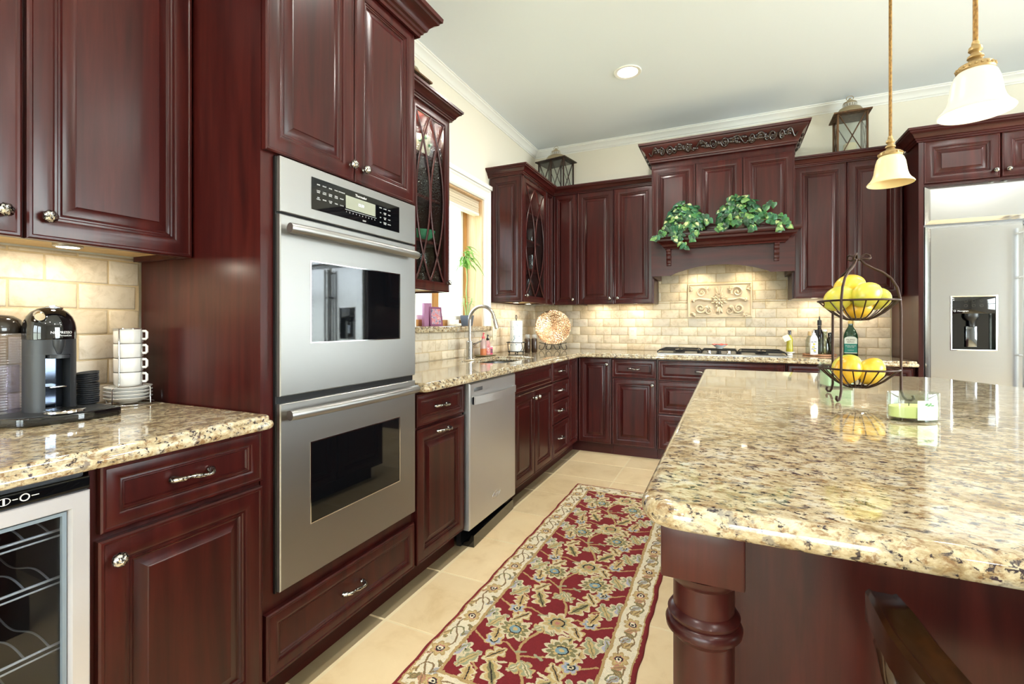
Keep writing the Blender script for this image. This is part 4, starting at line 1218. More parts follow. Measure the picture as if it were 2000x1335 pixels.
# ------------------------------------------------------------------ lanterns on top of the cabinets
def lantern(loc, rz, label, w, dpt, h, panes_front, dome=1.0, wm=LANTERNWOOD):
    o = thing('lantern', label, 'lantern', loc, rz, 'wooden lanterns on the cabinet tops')
    p = .013
    b = B()
    for x in ([-w / 2, w / 2 - p] + ([-p / 2] if panes_front == 2 else [])):
        for y in (-dpt / 2, dpt / 2 - p): b.box(x, x + p, y, y + p, .022, h)
    b.box(-w / 2 - .008, w / 2 + .008, -dpt / 2 - .008, dpt / 2 + .008, 0, .022)
    b.build('frame', wm, o, bevel=.002)
    def xb(b, p0, p1): b.tube([p0, p1], .0036, 6)
    b = B(); x0s = [(-w / 2 + p, w / 2 - p)] if panes_front == 1 else [(-w / 2 + p, -p / 2), (p / 2, w / 2 - p)]
    for x0, x1 in x0s:
        for y in (-dpt / 2 + p / 2, dpt / 2 - p / 2): xb(b, (x0, y, .022), (x1, y, h)); xb(b, (x0, y, h), (x1, y, .022))
    for x in (-w / 2 + p / 2, w / 2 - p / 2): xb(b, (x, -dpt / 2 + p, .022), (x, dpt / 2 - p, h)); xb(b, (x, -dpt / 2 + p, h), (x, dpt / 2 - p, .022))
    b.build('cross_bars', wm, o, smooth=50)
    i = p * .8
    b = B().box(-w / 2 + i, w / 2 - i, -dpt / 2 + i, -dpt / 2 + i + .002, .023, h - .001).box(-w / 2 + i, w / 2 - i, dpt / 2 - i - .002, dpt / 2 - i, .023, h - .001)
    b.box(-w / 2 + i, -w / 2 + i + .002, -dpt / 2 + i + .003, dpt / 2 - i - .003, .023, h - .001).box(w / 2 - i - .002, w / 2 - i, -dpt / 2 + i + .003, dpt / 2 - i - .003, .023, h - .001)
    b.build('glass_panes', GLASS, o)
    e = .022; rf_ = .030
    b = B(); b.add([(-w / 2 - e, -dpt / 2 - e, h), (w / 2 + e, -dpt / 2 - e, h), (w / 2 + e, dpt / 2 + e, h), (-w / 2 - e, dpt / 2 + e, h),
                    (-w / 2 - e, -dpt / 2 - e, h + .010), (w / 2 + e, -dpt / 2 - e, h + .010), (w / 2 + e, dpt / 2 + e, h + .010), (-w / 2 - e, dpt / 2 + e, h + .010),
                    (-w * .36, -dpt * .36, h + rf_), (w * .36, -dpt * .36, h + rf_), (w * .36, dpt * .36, h + rf_), (-w * .36, dpt * .36, h + rf_)],
                   [(3, 2, 1, 0), (0, 1, 5, 4), (1, 2, 6, 5), (2, 3, 7, 6), (3, 0, 4, 7), (4, 5, 9, 8), (5, 6, 10, 9), (6, 7, 11, 10), (7, 4, 8, 11), (8, 9, 10, 11)])
    b.build('roof', wm, o)
    q = h + rf_; s = min(w, dpt) * .44 * dome; sq = (max(w, dpt) / min(w, dpt)) ** .5 if w > dpt else 1
    M_ = mat('weathered_brass', (176, 160, 130), .38, .75)
    B().lathe([(s * 1.0, q - .004), (s * .98, q + .012), (s * .82, q + .036), (s * .56, q + .048), (s * .5, q + .05), (0, q + .05)], n=32, squash=(sq, 1)).build('dome', M_, o, smooth=40)
    b = B()
    for k in range(16):
        a = 2 * PI * k / 16; cx_, cy_ = s * .5 * sq * math.cos(a), s * .5 * math.sin(a)
        b.tube([(cx_, cy_, q + .05), (cx_, cy_, q + .072)], .0035, 6)
    for zz in (.051, .062, .072): b.tube([(s * .5 * sq * math.cos(2 * PI * k / 32), s * .5 * math.sin(2 * PI * k / 32), q + zz) for k in range(32)], .003, 6, True)
    b.build('pierced_collar', mat('pale_metal', (214, 210, 202), .35, .7), o, smooth=50)
    B().lathe([(s * .54 , q + .074), (s * .5, q + .086), (s * .25, q + .100), (.010, q + .104), (.012, q + .112), (.006, q + .122), (0, q + .124)], n=28, squash=(1, 1)).build('cap', M_, o, smooth=40)
    B().tube([(.024 * math.cos(a), 0, q + .122 + .018 * math.sin(a)) for a in [2 * PI * k / 24 for k in range(24)]], .0026, 6, True).build('ring', M_, o, smooth=50)
    return o
lantern((-1.585, 4.535, 2.4555), -.20, 'wide dark lantern with crossed bars in the back corner on the cabinets', .30, .21, .355, 2, 1.0, wood('dark_lantern_wood', (30, 20, 16), (52, 34, 26), (86, 58, 42), .5, .1))
lantern((.90, 4.575, 2.4555), -.02, 'brown wooden lantern with a brass dome on the cabinet right of the range hood', .205, .205, .385, 1)
lantern((-1.735, 2.30, 2.4635), 0, 'lantern whose finial peeks out behind the oven tower, on the glass cabinet', .16, .16, .175, 1)
for x, y, z, lb in ((.90, 4.575, 2.478, 'ivory pillar candle inside the brown wooden lantern'),):
    k = tag(B().lathe([(.045, 0), (.045, .14), (.040, .146), (.01, .140), (0, .140)], n=24).build('pillar_candle', WAXI, smooth=40), lb, 'candle'); k.location = (x, y, z)

# ------------------------------------------------------------------ fruit stand on the island
fx, fy, FR, fz = .417, 2.008, .1206, .9165
fs_ = thing('fruit_stand', 'two-tier bronze wire fruit stand on the granite island', 'fruit stand', (fx, fy, fz))
ang0 = [math.atan2(1.588 * .9091 + 1.114 * .4166 - fy, -1.588 * .4166 + 1.114 * .9091 - fx)]
ang0 = [ang0[0] + 2 * PI * k / 3 for k in range(3)]
for a in ang0:
    ca, sa = math.cos(a), math.sin(a)
    prof = [(FR + .004 + .012 * math.cos(t), .012 + .012 * math.sin(t)) for t in [math.radians(q) for q in (200, 250, 300, 350, 400)]]
    prof = [(FR + .030, .020), (FR + .034, .010), (FR + .026, .004), (FR + .014, .0055), (FR + .006, .016), (FR, .035)]
    prof += [(FR, .1), (FR, .2), (FR, .30), (FR * .985, .345), (FR * .92, .385), (FR * .78, .418), (FR * .58, .440), (FR * .36, .455), (FR * .18, .470), (.008, .488)]
    B().tube([(r * ca, r * sa, z) for r, z in prof], .0042, 8).build('upright', IRON, fs_, smooth=60)
b = B()
for a in ang0:
    ca, sa = math.cos(a), math.sin(a)
    b.tube([(r * ca - w * sa, r * sa + w * ca, z) for r, w, z in ((.006, 0, .486), (.014, .004, .500), (.026, .008, .506), (.036, .008, .501), (.038, .004, .492), (.030, 0, .487), (.018, -.002, .490), (.010, 0, .486))], .0036, 8)
b.ball((0, 0, .487), .008, .008, .006, 10, 6)
b.build('looped_finial', IRON, fs_, smooth=60)
for z0 in (.106, .342):
    o = B(); RR = FR - .004
    o.tube([(RR * math.cos(2 * PI * k / 40), RR * math.sin(2 * PI * k / 40), z0) for k in range(40)], .0034, 8, True)
    o.tube([(.032 * math.cos(2 * PI * k / 20), .032 * math.sin(2 * PI * k / 20), z0 - .064) for k in range(20)], .003, 8, True)
    for k in range(20):
        a = 2 * PI * k / 20
        o.tube([(r * math.cos(a), r * math.sin(a), z) for r, z in ((RR, z0), (.097, z0 - .020), (.074, z0 - .042), (.050, z0 - .058), (.032, z0 - .066), (.014, z0 - .067))], .0021, 6)
    o.tube([(.014 * math.cos(2 * PI * k / 12), .014 * math.sin(2 * PI * k / 12), z0 - .067) for k in range(12)], .0022, 6, True)
    o.build('wire_basket', IRON, fs_, smooth=60)


def mango_mat(name, c1, c2):
    m = mat(name, c1, .32, Subsurface_Weight=.08)
    t = NT(m); t.l(t.ramp(t.noise(t.coords((14, 14, 14)), 1.2, 3), [(.38, c2), (.62, c1)]), t.p.inputs['Base Color']); return m
YEL = mango_mat('yellow_mango', (226, 190, 58), (218, 172, 44)); GRY = mango_mat('green_yellow_mango', (204, 190, 70), (176, 176, 62)); ORY = mango_mat('orange_yellow_mango', (228, 182, 48), (220, 162, 36))
STEM = mat('fruit_stem', (70, 44, 24), .7)
rd = Vector((math.cos(math.radians(24.62)), math.sin(math.radians(24.62)), 0)); dd = Vector((-rd.y, rd.x, 0))


def mango(right, depth, z, m, label, grp, rot=(0, 0, 0), s=1.0):
    p = Vector((fx, fy, 0)) + rd * right + dd * depth
    def fn(th, a): return 1 + .06 * math.cos(a) * math.cos(th) + .05 * math.cos(th)
    o = tag(B().ball((0, 0, 0), .041 * s, .037 * s, .050 * s, 26, 16, fn).build('mango', m, smooth=80), label, 'fruit', grp)
    o.location = (p.x, p.y, fz + z); o.rotation_euler = rot
    B().tube([(0, 0, -.049 * s), (.001, 0, -.053 * s), (.003, 0, -.057 * s)], [.004, .003, .0028], 8).build('stem', STEM, o, smooth=60)
    return o
G1, G2 = 'mangoes in the upper basket', 'mangoes in the lower basket'
mango(-.064, .0, .352, GRY, 'green-yellow mango at the left side of the upper basket', G1, (.2, 1.1, .4), 1.0)
mango(-.004, .030, .394, YEL, 'golden mango on top of the pile in the upper basket', G1, (.1, 1.35, .5), 1.06)
mango(.002, -.040, .362, GRY, 'pale green mango at the front of the upper basket', G1, (.3, 1.2, .7), 1.0)
mango(.070, .004, .350, GRY, 'speckled yellow-green mango at the right side of the upper basket', G1, (1.3, 2.2, .2), 1.0)
mango(.012, .008, .318, ORY, 'orange-yellow mango at the bottom of the upper basket', G1, (.2, 1.5, .5), .92)
mango(-.038, -.008, .102, ORY, 'golden mango at the left of the lower basket', G2, (.1, .5, .2), 1.0)
mango(.040, -.012, .098, YEL, 'golden mango with a dark spot at the right of the lower basket', G2, (.1, .9, .6), 1.0)
mango(.004, .056, .108, GRY, 'green mango behind the two golden mangoes in the lower basket', G2, (0, 1.2, .3), 1.0)

# candle jars on the island
cj = thing('candle_jar', 'oval clear glass jar with a yellow-green candle and a pale green label', 'candle', (.462, 1.622, .9165), math.radians(24))
sq = (.0655, .037)
B().lathe([(0, 0), (.93, 0), (1.0, .006), (1.0, .074), (.975, .0755), (.95, .074), (.95, .010), (.88, .008), (0, .008)], n=48, squash=sq).build('glass', PALEGREEN, cj, smooth=40)
B().lathe([(0, .0085), (.88, .0085), (.94, .011), (.94, .037), (.9, .039), (0, .038)], n=48, squash=sq).build('wax', WAXG, cj, smooth=40)
B().tube([(-.012, 0, .038), (-.011, 0, .048)], .0012, 6).build('wick', INK, cj)
M_ = Matrix.Translation((.014, -sq[1] * 1.0 - .0012, .036))
lb = B(); n0 = 8; vs = []
for i in range(n0 + 1):
    u = -.031 + .058 * i / n0 + .012; yy = -sq[1] * math.sqrt(max(0, 1 - (u / sq[0]) ** 2)) - .0012
    vs += [(u, yy, .006), (u, yy, .058)]
lb.add(vs, [(i * 2, i * 2 + 2, i * 2 + 3, i * 2 + 1) for i in range(n0)]); lbo = lb.build('label', LABEL, cj)
b = B()
for k in range(3): b.lathe([(.0145 - k * .003, -sq[1] - .0016 + .0002), (.0125 - k * .003, -sq[1] - .0016 - .0001 * k)], (.011, 0, .034), 20, 'y', squash=(1, .8))
b.build('label_picture', mat('melon_print', (238, 242, 206), .5), lbo)
b = B()
for k in range(7): b.ball((.002 + k * .003, -sq[1] - .0020, .047 + .003 * math.sin(k * 2)), .0035, .0004, .0018, 8, 4)
b.build('label_leaves', mat('leaf_print', (96, 150, 92), .5), lbo)
text('lettering', 'MELON', .0045, FACE(.011, -sq[1] - .0016, .0165), mat('white_letter', (250, 250, 248), .5), lbo)
sj = thing('candle_jar', 'square clear glass jar with a mint green candle behind the fruit stand', 'candle', (.413, 2.345, .9165), math.radians(10))
w = .050
B().prism(fillet([(-w, -w), (w, -w), (w, w), (-w, w)], .012, 4), .0, .006).build('glass_base', PALEGREEN, sj)
b = B(); oa = fillet([(-w, -w), (w, -w), (w, w), (-w, w)], .012, 4); ia = fillet([(-w + .004, -w + .004), (w - .004, -w + .004), (w - .004, w - .004), (-w + .004, w - .004)], .010, 4); N = len(oa)
b.add([(x, y, .0062) for x, y in oa] + [(x, y, .098) for x, y in oa] + [(x, y, .098) for x, y in ia] + [(x, y, .0062) for x, y in ia], [(j * N + k, j * N + (k + 1) % N, ((j + 1) % 4) * N + (k + 1) % N, ((j + 1) % 4) * N + k) for j in range(4) for k in range(N)])
b.build('glass', PALEGREEN, sj, smooth=40)
B().prism(fillet([(-w + .0045, -w + .0045), (w - .0045, -w + .0045), (w - .0045, w - .0045), (-w + .0045, w - .0045)], .010, 4), .0068, .072).build('wax', WAXM, sj, smooth=40)
B().tube([(0, 0, .072), (.001, 0, .082)], .0012, 6).build('wick', INK, sj)

# ------------------------------------------------------------------ bottles on the back counter
ZC = .9165
OIL = mat('olive_oil', (196, 186, 58), .15, Transmission_Weight=.3)
sd = thing('spoon_rest', 'small white fluted ceramic coaster under the tagged oil bottle', 'dish', (.467, 4.46, ZC))
b = B()
b.lathe([(.022, 0), (.024, .004), (.020, .012), (.024, .018), (.039, .026), (.041, .030), (.037, .030), (.02, .022), (0, .022)], n=28); b.build('dish', WHITECER, sd, smooth=50)
bt = thing('oil_bottle', 'slim yellow herb oil bottle with a black cap and a hanging paper tag', 'bottle', (.467, 4.46, ZC + .0305))
B().lathe([(0, 0), (.024, 0), (.026, .004), (.024, .03), (.021, .07), (.024, .10), (.019, .118), (.010, .132), (.010, .150), (0, .150)], n=24).build('glass', OIL, bt, smooth=40)
B().lathe([(.0125, .138), (.0125, .172), (.011, .175), (0, .175)], n=20).build('cap', GLOSSBLACK, bt, smooth=40)
b = B(); b.M = Matrix.Translation((-.024, -.030, .112)) @ Matrix.Rotation(-.45, 4, 'Y'); b.box(-.024, .024, 0, .0012, -.024, .024); tg = b.build('paper_tag', mat('cream_tag', (244, 240, 206), .8), bt)
B().tube([(-.01, -.012, .142), (-.018, -.026, .134)], .0008, 5).build('string', INK, bt)

tr = tag(B().lathe([(0, 0), (.115, 0), (.120, .004), (.120, .013), (.116, .014), (.112, .010), (0, .010)], n=48).build('round_tray', wood('board_wood', (150, 104, 74), (184, 136, 104), (206, 160, 126), .5, 0), smooth=35), 'round wooden tray holding a cluster of oil bottles', 'tray')
tr.location = (.69, 4.565, ZC); ZT = ZC + .0105
wb = thing('ceramic_bottle', 'white square ceramic bottle painted with lemons on the wooden tray', 'bottle', (.640, 4.480, ZT), -.12)
q = .026
b = B(); lv = [(0, q, .0), (0, q + .001, .004), (0, q + .001, .128), (0, q * .8, .146), (0, .012, .160), (0, .011, .172), (0, .009, .174)]
oc = [fillet([(-s, -s), (s, -s), (s, s), (-s, s)], s * .35, 3) for _, s, _ in lv]; N = len(oc[0])
b.add([(x, y, lv[i][2]) for i in range(len(lv)) for x, y in oc[i]], [(i * N + k, i * N + (k + 1) % N, (i + 1) * N + (k + 1) % N, (i + 1) * N + k) for i in range(len(lv) - 1) for k in range(N)] + [tuple(range(N)), tuple((len(lv) - 1) * N + k for k in range(N))])
b.build('body', WHITECER, wb, smooth=40)
B().tube([(0, 0, .172), (0, 0, .19), (.003, -.004, .206)], [.007, .004, .003], 8).build('pour_spout', CHROME, wb, smooth=60)
b = B()
for x, z in ((.002, .085), (-.006, .062), (.004, .034)): b.ball((x, -q - .0012, z), .009, .0012, .0075, 12, 6)
b.build('painted_lemons', mat('lemon_paint', (236, 206, 84), .3), wb, smooth=60)
b = B(); b.tube([(.006, -q - .0014, .112), (-.004, -q - .0014, .09), (.003, -q - .0014, .06), (-.003, -q - .0014, .03), (.004, -q - .0014, .018)], .0014, 5)
for x, z, s in ((.012, .104, 1), (-.012, .102, -1), (.011, .050, 1), (-.010, .046, -1), (.010, .022, 1)): b.ball((x, -q - .0013, z), .009, .0010, .0028, 10, 5)
b.build('painted_stems', mat('dark_green_paint', (52, 58, 40), .4), wb, smooth=60)


def bottle(name, label, x, y, z, prof, m, cap=None, capm=None, n=24):
    o = thing(name, label, 'bottle', (x, y, z)); B().lathe(prof, n=n).build('glass', m, o, smooth=40)
    if cap: B().lathe(cap, n=18).build('stopper', capm or BLACK, o, smooth=40)
    return o
DKGLASS = mat('dark_bottle_glass', (26, 18, 14), .06); CORK = mat('cork', (204, 172, 122), .8)
CLEARB = pane('pale_bottle_glass', (.84, .88, .86), .03, 1.5, 0, .06)
bottle('clear_bottle', 'clear glass bottle with a cork and black collar, behind the lemon-painted bottle', .618, 4.545, ZT, [(0, 0), (.026, 0), (.028, .004), (.028, .11), (.020, .135), (.011, .146), (.011, .168), (0, .168)], CLEARB, [(.0125, .152), (.0125, .172), (.010, .173), (.010, .186), (0, .187)], CORK)
bottle('vinegar_bottle', 'tall dark bottle with a black pour spout at the back of the wooden tray', .700, 4.625, ZT, [(0, 0), (.030, 0), (.032, .004), (.032, .165), (.024, .19), (.014, .206), (.013, .235), (0, .235)], DKGLASS, [(.0155, .236), (.0155, .278), (.006, .284), (.004, .305), (.002, .312), (0, .312)], BLACK)
bottle('vinegar_bottle', 'short dark bottle with a black capsule in the middle of the wooden tray', .672, 4.565, ZT, [(0, 0), (.024, 0), (.025, .003), (.025, .10), (.018, .125), (.012, .14), (.012, .165), (0, .165)], DKGLASS, [(.0145, .140), (.0145, .200), (0, .201)], mat('plum_black', (28, 22, 34), .3))
o = bottle('swing_top_bottle', 'round clear green-tinted bottle with a wire swing top on the wooden tray', .716, 4.500, ZT, [(0, 0), (.034, 0), (.040, .006), (.043, .04), (.041, .085), (.030, .120), (.016, .145), (.014, .175), (.018, .178), (.018, .186), (0, .186)], pane('olive_tint_glass', (.66, .72, .55), .03, 1.5, 0, .07), [(.015, .187), (.017, .192), (.017, .203), (0, .205)], WHITECER)
B().tube([(.02 + .016 * math.cos(a), -.006, .160 + .020 * math.sin(a)) for a in [2 * PI * k / 20 for k in range(20)]], .0016, 6, True).build('wire_bail', CHROME, o, smooth=50)
bottle('vinegar_bottle', 'dark bottle with a black cap at the end of the wooden tray', .765, 4.575, ZT, [(0, 0), (.026, 0), (.027, .003), (.027, .10), (.018, .13), (.012, .142), (.012, .150), (0, .150)], DKGLASS, [(.015, .140), (.015, .178), (0, .179)], BLACK)
gb = thing('olive_oil_bottle', 'green glass olive oil bottle with a gold cap and a cream and teal label', 'bottle', (.905, 4.575, ZC), -.18)
GRN = mat('green_bottle_glass', (18, 58, 30), .06, Transmission_Weight=.15)
b = B(); lv = [(.046, .0), (.048, .004), (.048, .150), (.045, .175), (.034, .205), (.017, .238), (.015, .250), (.015, .262)]
oc = [fillet([(-s, -s * .75), (s, -s * .75), (s, s * .75), (-s, s * .75)], s * .45, 4) for s, _ in lv]; N = len(oc[0])
b.add([(x, y, lv[i][1]) for i in range(len(lv)) for x, y in oc[i]], [(i * N + k, i * N + (k + 1) % N, (i + 1) * N + (k + 1) % N, (i + 1) * N + k) for i in range(len(lv) - 1) for k in range(N)] + [tuple(range(N)), tuple((len(lv) - 1) * N + k for k in range(N))])
b.build('glass', GRN, gb, smooth=45)
B().lathe([(.018, .260), (.018, .282), (.016, .285), (0, .285)], n=24).build('cap', mat('gold_cap', (206, 178, 110), .35, .5), gb, smooth=40)
yl = -.048 * .75 - .0012
lb = B().add([(x, yl, z) for x, z in [(-.042, .024), (.042, .024), (.042, .138)] + [(.042 * math.cos(PI * k / 12), .138 + .020 * math.sin(PI * k / 12)) for k in range(1, 12)] + [(-.042, .138)]], [tuple(range(15))]).build('label', mat('cream_label', (222, 226, 214), .5), gb)
B().box(-.042, .042, yl - .0006, yl - .0003, .030, .100).build('label_band', mat('teal_label', (26, 126, 110), .5), lb)
text('lettering', 'FILIPPO\nBERIO', .017, FACE(0, yl - .0006, .122), mat('brown_letter', (74, 52, 34), .6), lb, extrude=.0002)
text('lettering', 'EXTRA VIRGIN\nOLIVE OIL', .0105, FACE(0, yl - .0008, .078), WHITEINK, lb, extrude=.0002)
text('lettering', 'CLASSICO', .009, FACE(0, yl - .0008, .048), WHITEINK, lb, extrude=.0002)

# ------------------------------------------------------------------ around the sink corner
pt = thing('paper_towel_holder', 'black wire paper towel holder with a basket ring near the sink corner', 'holder', (-1.70, 3.80, ZC))
b = B(); b.lathe([(0, .012), (.074, .012), (.076, .015), (.074, .018), (0, .018)], n=32)
for a in (.5, 2.1, 3.7, 5.3): b.ball((.062 * math.cos(a), .062 * math.sin(a), .006), .0075, .0075, .006, 10, 6)
b.build('base', BLACKIRON, pt, smooth=40)
b = B().tube([(0, 0, .018), (0, 0, .305)], .004, 8).tube([(.0, .014 * math.cos(a), .318 + .018 * math.sin(a)) for a in [2 * PI * k / 20 for k in range(20)]], .0032, 8, True); b.build('spindle', BLACKIRON, pt, smooth=50)
b = B().tube([(.086 * math.cos(2 * PI * k / 36), .086 * math.sin(2 * PI * k / 36), .095) for k in range(36)], .003, 6, True)
for a in (.9, 2.5, 4.1, 5.7): b.tube([(.072 * math.cos(a), .072 * math.sin(a), .018), (.088 * math.cos(a + .1), .088 * math.sin(a + .1), .05), (.086 * math.cos(a), .086 * math.sin(a), .095)], .003, 6)
b.build('basket_ring', BLACKIRON, pt, smooth=50)
ro = thing('paper_towel_roll', 'white paper towel roll with a faint blue flower print on its black holder', 'paper towels', (-1.70, 3.80, ZC + .0185))
b = B().lathe([(.021, 0), (.054, 0), (.055, .002), (.055, .266), (.054, .268), (.021, .268)], n=40, closed=True); b.build('sheets', PAPER, ro, smooth=40)
b = B(); ra = random.Random(4)
for k in range(26):
    a = -PI / 2 + ra.uniform(-.9, 1.3) + .3; z = ra.uniform(.05, .14) if k < 20 else ra.uniform(.19, .24)
    M0 = Matrix.Translation((.0552 * math.cos(a), .0552 * math.sin(a), z)) @ Matrix.Rotation(a + PI / 2, 4, 'Z') @ Matrix.Rotation(ra.uniform(0, 3), 4, 'Y')
    b.M = M0; b.ball((0, 0, 0), ra.uniform(.004, .010), .0005, ra.uniform(.0015, .004), 8, 4)
b.build('flower_print', mat('pale_blue_print', (150, 172, 186), .8), ro)
for k, (dx, dy, lb_) in enumerate(((.082, .135, 'brown glass pepper mill with a clear cap, nearer the paper towels'), (.128, .185, 'brown glass pepper mill with a clear cap, nearer the copper plate'))):
    o = thing('pepper_mill', lb_, 'mill', (-1.70 + dx - .03, 3.80 + dy, ZC))
    B().lathe([(0, 0), (.026, 0), (.028, .004), (.028, .118), (.024, .126), (0, .126)], n=24).build('body', mat('peppercorn_brown', (52, 34, 22), .12), o, smooth=40)
    B().lathe([(.020, .1265), (.022, .13), (.022, .158), (.018, .163), (0, .163)], n=20).build('cap', mat('clear_cap', (205, 205, 203), .1, Transmission_Weight=.6), o, smooth=40)
# copper plate on its stand, turned to face out of the corner
az = math.radians(19)
ps = thing('plate_stand', 'black scrolled iron stand holding the copper plate', 'plate stand', (-1.545, 4.33, ZC), az)
b = B()
for x in (-.105, -.035, .035, .105):
    s = 1 if x > 0 else -1
    b.tube([(x - s * .028, .02, .075), (x - s * .024, .0, .040), (x - s * .006, -.030, .010), (x + s * .012, -.045, .0045), (x + s * .028, -.048, .020), (x + s * .026, -.046, .045), (x + s * .016, -.045, .052)], .0032, 6)
for x in (-.07, .07): b.tube([(x, .00, .050), (x, .045, .09), (x * .7, .10, .20), (x * .6, .105, .22)], .0032, 6); b.tube([(x, .0, .05), (x, .09, .015), (x, .135, .0045)], .0032, 6)
b.tube([(-.133, .02, .075), (-.07, .01, .058), (.07, .01, .058), (.133, .02, .075)], .0032, 6)
b.build('scrolled_wire', BLACKIRON, ps, smooth=60)
cpm = mat('hammered_copper', (214, 164, 122), .24, 1)
t = NT(cpm); v = t.coords((1, 1, 1)); vo = t.n('TexVoronoi'); vo.inputs['Scale'].default_value = 70; t.l(v, vo.inputs['Vector']); t.bump(vo.outputs['Distance'], .8, .0045)
t.l(t.ramp(t.noise(v, 9, 4), [(.35, (190, 148, 112)), (.65, (224, 196, 164))]), t.p.inputs['Base Color'])
cp_ = thing('copper_plate', 'large round hammered copper plate propped in the back corner', 'plate', (-1.545 + .018 * -math.sin(az), 4.33 + .018 * math.cos(az), ZC + .055), az)
b = B(); b.lathe([(0, .026), (.05, .022), (.10, .010), (.135, -.004), (.168, -.012), (.174, -.010), (.172, -.004), (.14, .004), (.10, .018), (.05, .030), (0, .034)], n=64, axis='y')
b.v = [tuple(Matrix.Rotation(-.20, 3, 'X') @ Vector((p[0], p[1], p[2] + .172))) for p in b.v]
b.build('dish', cpm, cp_, smooth=50)
# soap tray
stn = tag(B().box(-.055, .055, -.085, .085, .004, .010).box(-.05, .05, -.08, .08, 0, .004).build('soap_tray', mat('olive_metal', (128, 118, 84), .4, .5), bevel=.002), 'small flat metal tray with soap bottles beside the faucet', 'tray')
stn.location = (-1.765, 3.345, ZC); ZS = ZC + .0105
PINKCLEAR = mat('pink_soap', (240, 176, 172), .1, Transmission_Weight=.25); ORANGESOAP = mat('orange_soap', (222, 132, 88), .1, Transmission_Weight=.2)
def pump(parent, z, m):
    B().lathe([(.012, z), (.013, z + .004), (.013, z + .016), (.006, z + .018), (.0045, z + .034), (0, z + .034)], n=16).build('pump', m, parent, smooth=40)
    B().tube([(0, 0, z + .034), (0, 0, z + .042), (.018, -.018, z + .040)], [.007, .006, .004], 8).build('nozzle', m, parent, smooth=50)
o = thing('soap_bottle', 'clear soap bottle with amber soap and a coral pump', 'bottle', (-1.765, 3.305, ZS))
B().lathe([(0, 0), (.024, 0), (.0245, .052), (0, .052)], n=24, squash=(1, 1.25)).build('soap', ORANGESOAP, o, smooth=40)
B().lathe([(.0245, .0525), (.024, .105), (.014, .122), (.012, .132), (0, .132)], n=24, squash=(1, 1.25)).build('bottle_top', mat('blush_plastic', (240, 206, 200), .12, Transmission_Weight=.5), o, smooth=40); pump(o, .132, mat('coral_pump', (236, 110, 116), .3))
o = thing('soap_bottle', 'pink patterned soap bottle with a black pump', 'bottle', (-1.760, 3.368, ZS))
B().lathe([(0, 0), (.026, 0), (.027, .004), (.026, .095), (.014, .108), (.011, .116), (0, .116)], n=24, squash=(.8, 1)).build('bottle', PINKCLEAR, o, smooth=40); pump(o, .116, GLOSSBLACK)
b = B(); ra = random.Random(9)
for k in range(16):
    a = ra.uniform(-1.6, .4); b.M = Matrix.Translation((.0262 * .8 * math.cos(a), .0264 * math.sin(a), ra.uniform(.015, .085))); b.ball((0, 0, 0), .004, .004, .005, 8, 5)
b.build('print', mat('rose_print', (226, 120, 130), .4), o)
o = thing('pink_candle', 'small pink candle jar with a white lid on the soap tray', 'candle', (-1.757, 3.408, ZS))
B().lathe([(0, 0), (.019, 0), (.020, .003), (.020, .058), (0, .058)], n=24).build('jar', mat('rose_jar', (232, 92, 128), .2), o, smooth=40)
B().lathe([(.0205, .0585), (.0205, .068), (0, .068)], n=24).build('lid', mat('blush_lid', (240, 206, 206), .4), o, smooth=40)
B().lathe([(.0203, .012), (.0206, .013), (.0206, .045), (.0203, .046)], n=24).build('label', mat('black_white_print', (120, 60, 84), .5), o)

# window sill
ZW = WZ0 + .001
vp_ = thing('plant_pot', 'dark grey square planter with a lucky bamboo plant on the window sill', 'potted plant', (XW - .075, 3.40, ZW))
b = B(); lv = [(.033, 0), (.042, .088), (.038, .088), (.034, .070)]
b.add([(sx * s, sy * s, z) for s, z in lv for sx, sy in ((-1, -1), (1, -1), (1, 1), (-1, 1))], [(i * 4 + k, i * 4 + (k + 1) % 4, i * 4 + 4 + (k + 1) % 4, i * 4 + 4 + k) for i in range(3) for k in range(4)] + [(0, 1, 2, 3), (12, 13, 14, 15)])
b.build('pot', mat('slate_pot', (82, 88, 100), .4), vp_)
BAM = mat('bamboo_stem', (150, 176, 110), .4); BLF = mat('bamboo_leaf', (128, 172, 84), .4, Transmission_Weight=0)
stems = [[(0, 0, .07), (.004, .0, .16), (-.004, -.008, .28), (.010, -.012, .40), (.0, -.02, .52), (.004, -.035, .62)], [(.012, .006, .07), (.014, .01, .14), (.01, .03, .18), (.012, .055, .20), (.01, .06, .235)], [(-.01, .0, .07), (-.012, -.01, .15), (-.008, -.035, .185), (-.01, -.03, .23)]]
for s in stems:
    N_ = 14; pp = []
    for i in range(N_ + 1):
        f = i / N_ * (len(s) - 1); k = min(int(f), len(s) - 2); pp.append(Vector(s[k]).lerp(Vector(s[k + 1]), f - k))
    B().tube(pp, [.0050 + .0008 * (i % 3 == 0) for i in range(N_ + 1)], 8).build('stem', BAM, vp_, smooth=60)
b = B(); ra = random.Random(12)
def blade(b, p, yaw, L_, w, droop):
    vs = []; n0 = 7
    for i in range(n0 + 1):
        t = i / n0; r = L_ * t; z = L_ * (.35 * t - droop * t * t); ww = w * math.sin(PI * min(1, .12 + .88 * t)) ** .8
        c_, s_ = math.cos(yaw), math.sin(yaw)
        vs += [(p[0] + r * c_ - ww * s_, p[1] + r * s_ + ww * c_, p[2] + z + ww * .25), (p[0] + r * c_, p[1] + r * s_, p[2] + z), (p[0] + r * c_ + ww * s_, p[1] + r * s_ - ww * c_, p[2] + z + ww * .25)]
    b.add(vs, [(i * 3 + k, i * 3 + k + 1, i * 3 + 4 + k, i * 3 + 3 + k) for i in range(n0) for k in (0, 1)])
